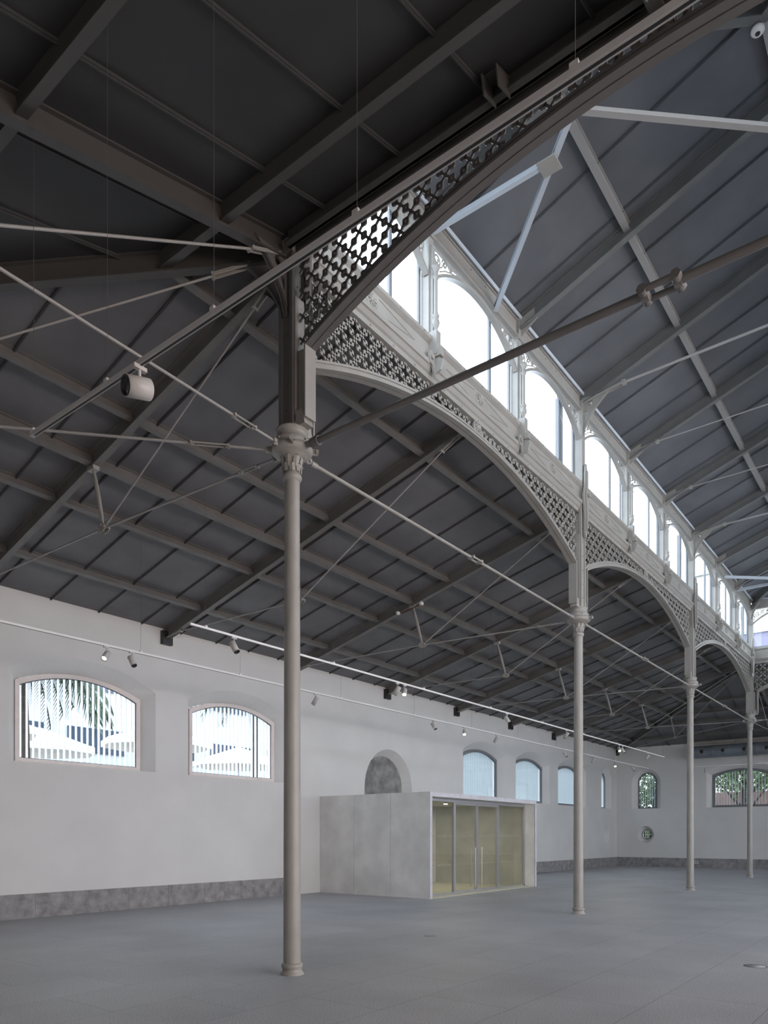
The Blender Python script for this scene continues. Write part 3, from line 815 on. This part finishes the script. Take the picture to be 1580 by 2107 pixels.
# ================================================================== TIES BETWEEN CAPITALS
def make_tie(r, n_):
    root = thing('tie_rod', '', 'tie rod')
    m_ = MB(); m_.tube([(.28,0,5.92),(P/2-.13,0,5.92)], r, 8); m_.tube([(P/2+.13,0,5.92),(P-.28,0,5.92)], r, 8)
    for x in (.36, P-.36): m_.tube([(x-.05,0,5.92),(x+.05,0,5.92)], r*1.5, 8)
    m_.build('rod', 'iron' if r < .03 else 'steel', root)
    m_ = MB(); turnbuckle(m_, (P/2-.13,0,5.92), (P/2+.13,0,5.92), r*.7, r*1.9)
    m_.build('turnbuckle', 'iron' if r < .03 else 'steel', root)
    return root
t1 = make_tie(.022, 0); t1['label'] = 'long tie rod from nearest to second column capital'
dup(t1, (P,0,0), 0, 'long tie rod from second to third column capital')
dup(t1, (2*P,0,0), 0, 'long tie rod from third to last column capital')
t2 = make_tie(.036, 0); t2['label'] = 'thick dark tie rod with turnbuckle crossing the nave from nearest column'; t2.rotation_euler = (0,0,-math.pi/2)
dup(t1, (LX,0,0), -math.pi/2, 'tie rod leaving the last column capital toward the right edge')

# ================================================================== NAVE ROOF FRAME
ridge_z = q(HN)
for i in range(1, 9):
    x = B3*i; d = min(x, LX-x, HN)
    o = thing('nave_rafter', 'grey steel nave roof rafter, %s from the near end' % ORD[i-1], 'rafter', (x, 0, 10.3))
    H = .22
    a, b = V((x, -.02, q(0)-H/2-.01)), V((x, -d, q(d)-H/2-.01))
    MB().ibeam(a, b, .11, H, .018, .014).build('rafter_left', 'steelnave', o, world=True)
    if d == HN: MB().ibeam((x, NY+.02, q(0)-H/2-.01), b, .11, H, .018, .014).build('rafter_right', 'steelnave', o, world=True)
    if 3 <= i <= 6:
        big = (i % 3 == 0); r = .026 if big else .014
        y0 = -.92 if big else -.72
        tz = 10.38 if big else 10.46
        MB().tube([(x, y0, tz), (x, -HN, tz+.05), (x, NY-y0, tz)], r, 8).build('tie_rod', 'rod', o, world=True)
        cb = MB()
        for sx in (-.032, .032):
            cb.beam((x+sx, -.05, tz-.14 if big else tz-.10), (x+sx, y0-.02, tz), .012, .05 if big else .03)
        cb.tube([(x-.05, -.08, tz-.12), (x+.05, -.08, tz-.12)], .05 if big else .03, 10)
        cb.box(x-.05, x+.05, y0-.04, y0+.03, tz-.035, tz+.035)
        cb.build('clevis', 'iron', o, world=True)
    MB().prism([(.08,10.34),(.42,10.46),(.42,10.36),(.10,10.12)], (x+.012,0,0), (0,-1,0), (0,0,1), .012).build('end_plate', 'iron', o, world=True)
for y, nm, lab, h in ((-1.93, 'purlin', 'light purlin running along the nave roof slope', .12), (NY+1.93, 'purlin', 'purlin on the right-hand nave slope', .12), (-HN, 'ridge_beam', 'ridge beam along the top of the nave roof', .16)):
    d = -y if y > -HN else (P + y); d = min(d, HN)
    z = q(d) - h/2 - .01
    o = thing(nm, lab, 'purlin' if nm == 'purlin' else 'beam', (0, y, z))
    MB().ibeam((d, y, z), (LX-d, y, z), .10, h, .015, .05).build('beam', 'rod', o, world=True)
for (cx_, sx, nm) in ((0, 1, 'near'), (LX, -1, 'far')):
    for (cy, sy, sd) in ((0, -1, 'left'), (NY, 1, 'right')):
        o = thing('hip_rafter', 'diagonal hip rafter at the %s %s corner of the nave roof' % (nm, sd), 'rafter', (cx_, cy, 10.3))
        MB().ibeam((cx_+sx*.1, cy+sy*.1, q(.1)-.14), (cx_+sx*HN, cy+sy*HN, q(HN)-.14), .12, .24, .018, .014).build('beam', 'steelnave', o, world=True)
    # horizontal corner bracing
    bx = lambda x: cx_ + sx*x
    zB = 10.15
    long0 = 4.62 if sx > 0 else 4.35
    o = thing('corner_brace', 'long pale diagonal brace at the %s corner of the nave roof' % nm, 'brace', (bx(long0), -.1, zB))
    MB().beam((bx(long0), -.06, zB), (bx(2.25), -2.40, zB), .012, .07).beam((bx(long0), -.06, zB-.035), (bx(2.25), -2.40, zB-.035), .07, .012).beam((bx(long0), -.06, zB+.035), (bx(2.25), -2.40, zB+.035), .07, .012).build('angle_bar', 'head', o, world=True)
    o = thing('corner_brace', 'short pale brace square to the %s clerestory, meeting the long brace' % nm, 'brace', (bx(2.68), -.1, zB))
    MB().beam((bx(2.70), -.06, zB), (bx(2.70), -1.85, zB), .012, .09).beam((bx(2.70), -.06, zB-.045), (bx(2.70), -1.85, zB-.045), .07, .012).build('angle_bar', 'head', o, world=True)
    MB().box(min(bx(2.6), bx(2.85)), max(bx(2.6), bx(2.85)), -2.0, -1.75, zB-.06, zB-.048).build('bolt_plate', 'iron', o, world=True)
    o = thing('corner_brace', 'grey brace from the %s hip to the nave centre' % nm, 'brace', (bx(2.4), -2.6, zB))
    MB().beam((bx(2.3), -2.45, zB), (bx(4.1), -4.35, zB+.03), .012, .08).beam((bx(2.3), -2.45, zB-.04), (bx(4.1), -4.35, zB-.01), .08, .012).build('angle_bar', 'rod', o, world=True)
o = thing('smoke_detector', 'round white smoke detector under the ridge, top right', 'detector', (4.12, -4.02, ridge_z-.3))
MB().lathe([(.05, .03), (.075, .02), (.08, -.01), (.06, -.035), (.001, -.04)], (4.12, -4.02, ridge_z-.32), 20).build('housing', 'white', o, world=True)
MB().lathe([(.03, -.0), (.03, -.006), (.001, -.006)], (4.12, -4.02, ridge_z-.36), 12).build('sensor', 'black', o, world=True)
MB().tube([(4.12,-4.02,ridge_z-.29),(4.12,-4.02,ridge_z-.02)], .012, 6).build('stem', mat('red_cable', (.35,.03,.03)), o, world=True)

# ================================================================== LIGHT TRACKS
def track(label, a, b, wires, ceil_z):
    a, b = V(a), V(b); root = thing('light_track', label, 'light track', a)
    MB().beam(a, b, .036, .034).build('rail', 'white', root, world=True)
    d = (b-a).normalized()
    MB().beam(a + d*.05, b - d*.02, .012, .006, du=-.018).build('slot', 'black', root, world=True)
    for t in wires:
        p = a + d*t; MB().box(p.x-.02, p.x+.02, p.y-.02, p.y+.02, p.z+.015, p.z+.04).build('clamp', 'white', root, world=True)
    for t in wires:
        p = a + d*t
        MB().tube([p + UP*.02, V((p.x, p.y, ceil_z(p.x, p.y) - .02))], .002, 4).build('wire', 'wire', root, world=True)
    return root
def cz(x, y):
    return Z0 - S0*max(0, y, -x, x-LX, NY-y)
track('long white light track nearer the columns, over the left aisle', (1.10,3.25,4.80), (24.8,3.25,4.80), [.3, 3.3, 6.3, 9.3, 12.3, 15.3, 18.3, 21.3, 23.6], cz)
track('long white light track close to the left wall', (-1.9,5.40,4.80), (29.6,5.40,4.80), [.5, 3.6, 5.9, 9.0, 12.0, 15.0, 18.0, 21.0, 24.0, 27.0, 31.3], cz)
tnear = track('shaded light track overhead across the near end', (-3.0,-.03,4.80), (-3.0,-8.0,4.80), [.03, 1.08, 2.25, 3.4, 4.6, 6, 7.5], cz)
repaint(tnear, 'white', 'railshade')  # near rail gets the copy with painted shade
track('thin white light track along the far wall', (30.1,3.75,4.80), (30.1,-6,4.80), [.1, 3.3, 6.6, 9.5], cz)

def make_spot(lit):
    """local: hangs from z=0 (rail underside); the body points along local -z before its own rotation"""
    root = thing('spotlight', '', 'spotlight')
    MB().box(-.05,.05,-.016,.016,-.028,0).build('adapter', 'spot', root)
    MB().tube([(0,0,-.02),(0,0,-.13)], .011, 8).build('stem', 'spot', root)
    return root
def spot(loc, d, lit, label, s=1.):
    root = make_spot(lit); root.location = loc; root['label'] = label
    d = V(d).normalized(); c = V((0,0,-.15))*1.0
    rot = d.to_track_quat('Z', 'Y').to_matrix()
    def tr(mb):
        mb.v = [rot @ v + c for v in mb.v]; return mb
    r, L = (.052*s, .2*s) if s == 1 else (.070, .175)
    tr(MB().lathe([(.001,-L*.42),(r*.95,-L*.42),(r,-L*.40),(r,L*.58),(r*.9,L*.58),(r*.86,L*.5),(.001,L*.5)], seg=24)).build('housing', 'spot', root)
    tr(MB().lathe([(r*.93,L*.581),(r*.93,L*.60),(r*.80,L*.60),(r*.78,L*.46)], seg=24, caps=False)).build('trim_ring', 'black', root, recalc=False)
    tr(MB().lathe([(r*.78,L*.50),(r*.6,L*.53),(.001,L*.54)], seg=20)).build('lens', 'lit' if lit else 'lens', root)
    if lit:
        l = bpy.data.lights.new('spot_beam', 'SPOT'); l.energy = 60; l.spot_size = 1.2; l.spot_blend = .6; l.color = (1, .93, .72); l.shadow_soft_size = .04
        lo = bpy.data.objects.new('spot_beam', l); COL.objects.link(lo); lo.parent = root
        lo.location = c + d*(L*.62); lo.rotation_euler = (-d).to_track_quat('Z', 'Y').to_euler()
    return root
dr = RGT*.45 - UP*.8 - FWD*.3; dl = -RGT*.5 - UP*.8 + FWD*.15; dc = -FWD*.6 - UP*.55 - RGT*.05
zR = 4.783
spotsA = [(1.97,dr,0,'unlit spotlight at the start of the column-side track, aimed right'), (6.42,dl,0,'unlit spotlight left beside the glowing one on the column-side track'), (6.68,dc,1,'glowing spotlight on the column-side track, left of the entrance box'),
          (11.27,dr,0,'unlit spotlight on the column-side track above the entrance box, aimed right'), (15.07,dl,0,'unlit spotlight on the column-side track just left of the second column'),
          (19.6,dc,1,'glowing spotlight near the far end of the column-side track'), (19.95,dr,0,'unlit spotlight touching the glowing one near the far corner'), (22.7,dl,0,'last unlit spotlight at the far tip of the column-side track')]
for x, d, lit, lab in spotsA: spot((x, 3.25, zR), d, lit, lab)
spotsB = [(1.03,dc,1,'glowing spotlight above the leftmost window'), (1.52,dr,0,'unlit spotlight right above the leftmost window, aimed right'), (6.23,dl,0,'unlit spotlight on the wall-side track just right of the nearest column'),
          (11.04,dr,0,'unlit spotlight on the wall-side track above the blind arch, aimed right'), (12.68,dc,1,'glowing spotlight on the wall-side track above the entrance box'), (14.62,dl,0,'unlit spotlight on the wall-side track, right of the glowing one'),
          (19.9,dr,0,'unlit spotlight on the wall-side track left of the second column'), (22.7,dl,0,'unlit spotlight on the wall-side track right of the second column'), (25.1,dc,1,'glowing spotlight on the wall-side track near the far corner'), (27.4,dr,0,'last spotlight at the far tip of the wall-side track')]
for x, d, lit, lab in spotsB: spot((x, 5.40, zR), d, lit, lab)
spot((-3.0,-1.50,zR), -RGT*.85 - FWD*.80 - UP*.26, 0, 'large near spotlight hanging from the shaded track, upper left', 1.25)
spot((30.1,2.95,zR), V((.1,.1,-1)), 0, 'small spotlight hanging from the far-wall track')

# twin emergency lamps at a strut head
o = thing('emergency_lamp', 'pair of small round lamps at a strut head, left of second column', 'lamp', (P, 4.08, 6.9))
MB().beam((P-.02,3.9,6.97),(P-.02,4.4,6.87), .03, .03).build('bracket', mat('rusty_brown', (.12,.05,.03)), o, world=True)
for y in (3.78, 4.46):
    MB().lathe([(.001,-.045),(.036,-.04),(.044,0),(.036,.04),(.001,.045)], (P-.08,y,6.93-(y-4.1)*.15), 14, 'x').build('lamp_head', 'white', o, world=True)

# ================================================================== VENTILATION DUCT
o = thing('ventilation_duct', 'round galvanised air duct hung along the far wall', 'duct', (31.6, 3.95, 5.64))
def ductprof(y0, y1, r): return MB().lathe([(r, y0), (r, y1)], (31.6, 0, 5.64), 28, 'y')
ductprof(3.95, -9, .30).build('tube', 'duct', o, world=True)
y = 2.93
while y > -8:
    MB().lathe([(.30,y-.02),(.315,y-.02),(.315,y+.02),(.30,y+.02)], (31.6,0,5.64), 28, 'y').build('joint_band', 'duct', o, world=True); y -= .93*2
y = 3.39
for k in range(8):
    nb = MB().lathe([(.12,0),(.11,-.05),(.085,-.07)], (31.30, y-k*.93, 5.62), 16, 'x'); nb.build('nozzle', 'duct', o, world=True)
    MB().lathe([(.08,-.0),(.08,-.072),(.001,-.072)], (31.30, y-k*.93, 5.62), 16, 'x').build('nozzle_mouth', 'black', o, world=True)
for yy in (2.0, -1.7, -5.4):
    MB().tube([(31.6,yy,5.95),(31.6,yy,cz(31.6,yy)-.01)], .006, 5).build('hanger', 'wire', o, world=True)
# pale wall-plate trim over the duct
struct(MB().box(EX-.25, EX-.02, RY+.1, 4.3, 6.08, 6.24).build('trim_2', 'iron'), 'pale grey band along the top of the far wall above the duct')

# ================================================================== ENTRANCE BOX
X0, X1, Y0, ZB = 9.20, 15.17, 4.29, 2.68
o = thing('entrance_box', 'grey metal-clad entrance box with glazed doors against the left wall', 'entrance box', (9.2, 4.29, 0))
wd = (W - Y0) / 3
xw = W - .001
for k in range(3):
    MB().box(X0, X0+.09, Y0 + .0125 + k*wd - (.0125-.005 if k else 0), Y0 + (k+1)*wd - .005, 0, ZB-.002).build('side_panel', 'box', o, world=True)
MB().box(X1-.10, X1, Y0, xw, 0, ZB-.12).build('far_side_wall', 'box', o, world=True)
MB().box(X0-.001, X0+.10, Y0-.004, Y0+.012, 0, ZB).box(X0+.10, X1-.10, Y0-.004, Y0+.012, ZB-.115, ZB).box(X1-.10, X1+.001, Y0-.004, Y0+.012, 0, ZB).build('front_edge', 'boxedge', o, world=True)
MB().box(X0+.09, X1, Y0+.012, xw, ZB-.11, ZB).build('roof_slab', 'box', o, world=True)
YG = 4.66; ZH = ZB-.11
def pane_(a, b, z0, z1): return MB().add([(a,YG,z0),(b,YG,z0),(b,YG,z1),(a,YG,z1)], [(0,1,2,3)])
MB().box(X0+.09, X1-.10, Y0+.02, xw, .001, .012).build('inner_floor', 'innerfloor', o, world=True)
MB().box(X0+.09, X0+.11, YG+.05, xw, .012, ZH-.002).box(X1-.12, X1-.10, YG+.05, xw, .012, ZH-.002).box(X0+.11, X1-.12, YG+.05, xw, ZH-.02, ZH-.002).build('lining', 'inner', o, world=True)
MB().box(11.6, 13.4, W-.03, xw, .02, 2.35).build('inner_panel', 'inner', o, world=True)
fr = MB()
fr.box(X0+.09, X1-.10, YG-.03, YG+.03, ZH-.09, ZH-.002); fr.box(X0+.09, 10.88, YG-.03, YG+.03, .012, .06); fr.box(13.37, X1-.10, YG-.03, YG+.03, .012, .06)
for x in (X0+.115, 10.89, 13.345, X1-.125): fr.box(x-.03, x+.03, YG-.03, YG+.03, .012, ZH-.09)
fr.build('frame', 'alu', o, world=True)
pane_(X0+.145, 10.86, .06, ZH-.09).build('fixed_pane', 'doorglass', o, world=True)
pane_(13.375, X1-.155, .06, ZH-.09).build('fixed_pane', 'doorglass', o, world=True)
for a, b, hx in ((10.925, 12.10, 11.93), (12.12, 13.31, 12.29)):
    dm = MB().box(a, b, YG-.025, YG+.025, .016, .075).box(a, b, YG-.025, YG+.025, ZH-.15, ZH-.095).box(a, a+.045, YG-.025, YG+.025, .075, ZH-.15).box(b-.045, b, YG-.025, YG+.025, .075, ZH-.15)
    dd = dm.build('door', 'alu', o, world=True)
    pane_(a+.045, b-.045, .075, ZH-.15).build('pane', 'doorglass', dd, world=True)
    hm = MB().tube([(hx,YG-.07,.14),(hx,YG-.07,1.25)], .014, 8).tube([(hx,YG-.07,.25),(hx,YG-.02,.25)], .009, 6).tube([(hx,YG-.07,1.14),(hx,YG-.02,1.14)], .009, 6)
    hm.tube([(hx,YG+.07,.14),(hx,YG+.07,1.25)], .014, 8).tube([(hx,YG+.07,.25),(hx,YG+.02,.25)], .009, 6).tube([(hx,YG+.07,1.14),(hx,YG+.02,1.14)], .009, 6)
    hm.build('handle', 'alu', dd, world=True)
dots = MB()
for a, b in ((9.45, 10.8), (11.0, 12.0), (12.2, 13.25), (13.45, 14.9)):
    for z in (.78, 1.55):
        x = a
        while x < b: dots.box(x, x+.012, YG-.009, YG-.007, z, z+.045); x += .05
dots_o = dots.build('safety_markings', mat('frosted_film', (.36,.36,.33)), o, world=True)
dots_o['kind'] = 'stuff'
for x in (10.6, 12.9): MB().lathe([(.06,0),(.06,-.012),(.001,-.012)], (x, 6.2, ZH-.021), 16).build('downlight', 'warm', o, world=True)
l = bpy.data.lights.new('vestibule_lamp', 'AREA'); l.shape = 'RECTANGLE'; l.size = 4; l.size_y = 1.8; l.energy = 34; l.color = (1, .95, .80)
lo = bpy.data.objects.new('vestibule_lamp', l); COL.objects.link(lo); lo.location = (12.1, 6.3, ZH-.06)

# ------------------------------------------------------------------ small things on floor and wall
o = thing('wall_socket', 'small double power socket on the far plinth by third column', 'socket', (EX-.04, 3.98, .27))
MB().box(EX-.05, EX-.033, 3.87, 4.09, .21, .33).build('plate', 'white', o, world=True)
MB().lathe([(.035,0),(.035,-.004),(.001,-.004)], (EX-.05,3.93,.27), 12, 'x').lathe([(.035,0),(.035,-.004),(.001,-.004)], (EX-.05,4.03,.27), 12, 'x').build('outlets', 'black', o, world=True)
for (x, y, r, lab) in ((3.76, -4.06, .13, 'round steel floor cover near the right edge'), (3.59, .53, .09, 'small round floor cover in front of the entrance box')):
    o = thing('floor_cover', lab, 'floor cover', (x, y, 0))
    MB().lathe([(r-.012, .0), (r-.012, .002), (r, .002), (r, .0)], (x, y, 0), 28, caps=False).build('rim', 'black', o, world=True)
    MB().lathe([(r-.012, .0), (r-.012, .0012), (.001, .0012)], (x, y, 0), 28).build('lid', 'floor', o, world=True)

# ================================================================== OUTSIDE
gr = MB().box(-60, 90, -60, 60, -.4, -.16).build('ground', 'paving'); struct(gr, 'pale paving outside the hall')
def facade_box(name, label, mt, bx, extra=None):
    o = thing(name, label, 'building', (bx[0], bx[2], -.16)); MB().box(*bx).build('walls', mt, o, world=True); return o
o = facade_box('building', 'pale building with a dark window strip seen through the left windows', 'facade', (-14, 60, 22, 30, -.16, 9.5))
x = -12
while x < 55:
    MB().box(x, x+2.6, 21.93, 22.02, 5.0, 6.0).build('window', 'darkwin', o, world=True)
    MB().box(x+.2, x+2.2, 21.93, 22.02, 7.6, 8.8).build('window', 'darkwin', o, world=True); x += 3.6
o = facade_box('building', 'cream building with a violet band beyond the far clerestory', 'cream', (46, 56, -30, 8, -.16, 24))
MB().box(45.9, 46.05, -30, 8, 11, 14.6).build('violet_band', 'purple', o, world=True)
MB().box(45.8, 46.1, -30, 8, 14.6, 14.8).box(45.8, 46.1, -30, 8, 19.0, 19.2).build('cornice', 'facade', o, world=True)
o = thing('garden_wall', 'low pink wall among the trees beyond the far window', 'wall', (38.5, -2, -.16)); MB().box(41.4, 41.7, -10, 7.5, -.16, 4.2).build('masonry', 'brick', o, world=True)
def tree(label, x, y, zc, R, nleaf, trunk_r=.18, lean=.3):
    o = thing('tree', label, 'tree', (x, y, -.16)); rnd = random.Random(int(x*10+y))
    t = MB().tube([(x,y,-.16),(x+lean*.3,y+lean*.2,2),(x+lean,y-lean*.3,zc)], trunk_r, 8, rs=[trunk_r,trunk_r*.8,trunk_r*.45])
    for k in range(7):
        a = rnd.uniform(0, 6.28); z0 = rnd.uniform(2.2, zc-.5); t.tube([(x+lean*.4,y,z0),(x+math.cos(a)*R*.4,y+math.sin(a)*R*.4,z0+.8),(x+math.cos(a)*R*.8,y+math.sin(a)*R*.8,z0+1.6)], .05, 5, rs=[.09,.06,.03])
    t.build('trunk', 'bark', o, world=True)
    lf = MB()
    for k in range(nleaf):
        d = V((rnd.gauss(0,1), rnd.gauss(0,1), rnd.gauss(0,.8))).normalized()*R*rnd.uniform(.25, 1)**.6
        p = V((x, y, zc)) + d; a = V((rnd.uniform(-1,1), rnd.uniform(-1,1), rnd.uniform(-1,1))).normalized(); b = a.cross(V((rnd.uniform(-1,1), rnd.uniform(-1,1), rnd.uniform(-1,1)))).normalized()
        s = rnd.uniform(.07, .15)
        lf.add([p-a*s, p-b*s*.5, p+a*s, p+b*s*.5], [(0,1,2,3)])
    lf.build('foliage', 'foliage', o, world=True, recalc=False)
tree('leafy tree filling the narrow far window', 37.0, 6.6, 3.9, 2.0, 5200)
tree('thick-trunked tree left in the wide far window', 37.6, 2.9, 5.3, 1.7, 1500, .2)
tree('tree right in the wide far window', 37.2, .0, 5.5, 1.5, 1100, .22, -.3)
tree('tree further back beyond the far wall', 42.6, 3.5, 5.2, 2.0, 1700, .2)
tree('low bush outside the small round far window', 35.6, 7.5, 1.6, 1.3, 4200, .05, .1)
def palm(label, x, y, zc, n_, ln):
    o = thing('palm_tree', label, 'palm', (x, y, -.16)); rnd = random.Random(int(x*7+y))
    MB().tube([(x,y,-.16),(x+.1,y,zc*.5),(x,y,zc)], .2, 8, rs=[.22,.17,.15]).build('trunk', 'bark', o, world=True)
    m = MB()
    for k in range(n_):
        a = 2*math.pi*k/n_ + rnd.uniform(-.1,.1); up = rnd.uniform(-.1, 1.2); d = V((math.cos(a), math.sin(a), 0)); s = V((-d.y, d.x, 0)); pts = []
        for i in range(9):
            t = i/8; pts.append(V((x,y,zc)) + d*ln*(t - .18*t*t) + UP*(up*t*1.2 - 1.9*t*t))
        for i in range(1, 9):
            for sg in (-1, 1):
                for e in (0, .2, .4, .6, .8):
                    p = pts[i-1].lerp(pts[i], e); tip = p + s*sg*.42*(1-.3*i/8) - UP*.42 + d*.15
                    m.add([p, p + d*.06, tip], [(0,1,2)])
        m.tube(pts, .018, 4)
    m.build('fronds', 'palm', o, world=True, recalc=False)
palm('palm whose fronds fill the top of the leftmost window', 3.4, 13.2, 6.5, 34, 2.7)
palm('second palm behind the leftmost window', -2.2, 16.0, 6.9, 30, 2.6)
palm('palm seen through the second window', 13.6, 15.5, 7.9, 26, 2.4)
def parasol(label, x, y, z, r):
    o = thing('parasol', label, 'parasol', (x, y, -.16))
    MB().tube([(x,y,-.16),(x,y,z)], .03, 8).build('pole', 'alu', o, world=True)
    m = MB(); vs = [V((x,y,z+.05))]; n_ = 8
    for k in range(n_): a = 2*math.pi*k/n_; vs.append(V((x+r*math.cos(a), y+r*math.sin(a), z-.62)))
    for k in range(n_): vs.append(vs[k+1] - UP*.22)
    m.add(vs, [(0,k+1,(k+1)%n_+1) for k in range(n_)] + [(k+1,(k+1)%n_+1,(k+1)%n_+1+n_,k+1+n_) for k in range(n_)]); m.build('canopy', 'canvas', o, world=True, recalc=False)
    MB().lathe([(.3,0),(.3,.08),(.06,.1)], (x,y,-.16), 16).build('base', 'paving', o, world=True)
parasol('white parasol in the middle of the leftmost window', 3.4, 16.5, 5.35, 2.0)
parasol('white parasol at the left of the leftmost window', -.2, 17.0, 5.3, 2.1)
parasol('white parasol at the right of the leftmost window', 6.6, 18.4, 5.2, 1.8)
parasol('white parasol at the left of the second window', 10.6, 17.5, 5.7, 2.0)
parasol('white parasol low in the second window', 15.5, 18.5, 5.4, 2.0)

# ================================================================== LIGHT
w = bpy.data.worlds.new('world'); SC.world = w; w.use_nodes = True
nt = w.node_tree; bg = nt.nodes['Background']
bg.inputs['Color'].default_value = (.76, .87, 1.0, 1); bg.inputs['Strength'].default_value = 7.4
def area(name, loc, rot, sx, sy, e, col=(1,1,1)):
    l = bpy.data.lights.new(name, 'AREA'); l.shape = 'RECTANGLE'; l.size = sx; l.size_y = sy; l.energy = e; l.color = col
    o = bpy.data.objects.new(name, l); COL.objects.link(o); o.location = loc; o.rotation_euler = rot; return o
for c in RW: area('daylight', (c, RY-.45, 3.6), (math.radians(90),0,0), 3.0, 2.6, 390 if c < 8 else 110, (1,.79,.69) if c < 8 else (1,.96,.96)).rotation_euler = (math.radians(90), 0, 0)  # fill lamps added in the unseen right wall's openings
for o_ in [x for x in bpy.data.objects if x.name.startswith('daylight')]:
    o_.rotation_euler = V((0,-1,.22)).to_track_quat('Z','Y').to_euler()
for c in (-13, -9, 3.5):
    a_ = area('daylight_near', (-W+.05, c, 1.5), (0,0,0), 2.4, 2.2, 9, (1,.88,.80)); a_.rotation_euler = V((-1,0,.10)).to_track_quat('Z','Y').to_euler()  # low fill lamps added in front of the solid near wall
SC.view_settings.view_transform = 'Standard'
SC.view_settings.look = 'None'
SC.view_settings.exposure = 0.0
SC.cycles.use_denoising = True
SC.cycles.use_adaptive_sampling = True; SC.cycles.adaptive_threshold = .06
SC.cycles.max_bounces = 7; SC.cycles.diffuse_bounces = 4; SC.cycles.transparent_max_bounces = 12
SC.cycles.sample_clamp_indirect = 4.0
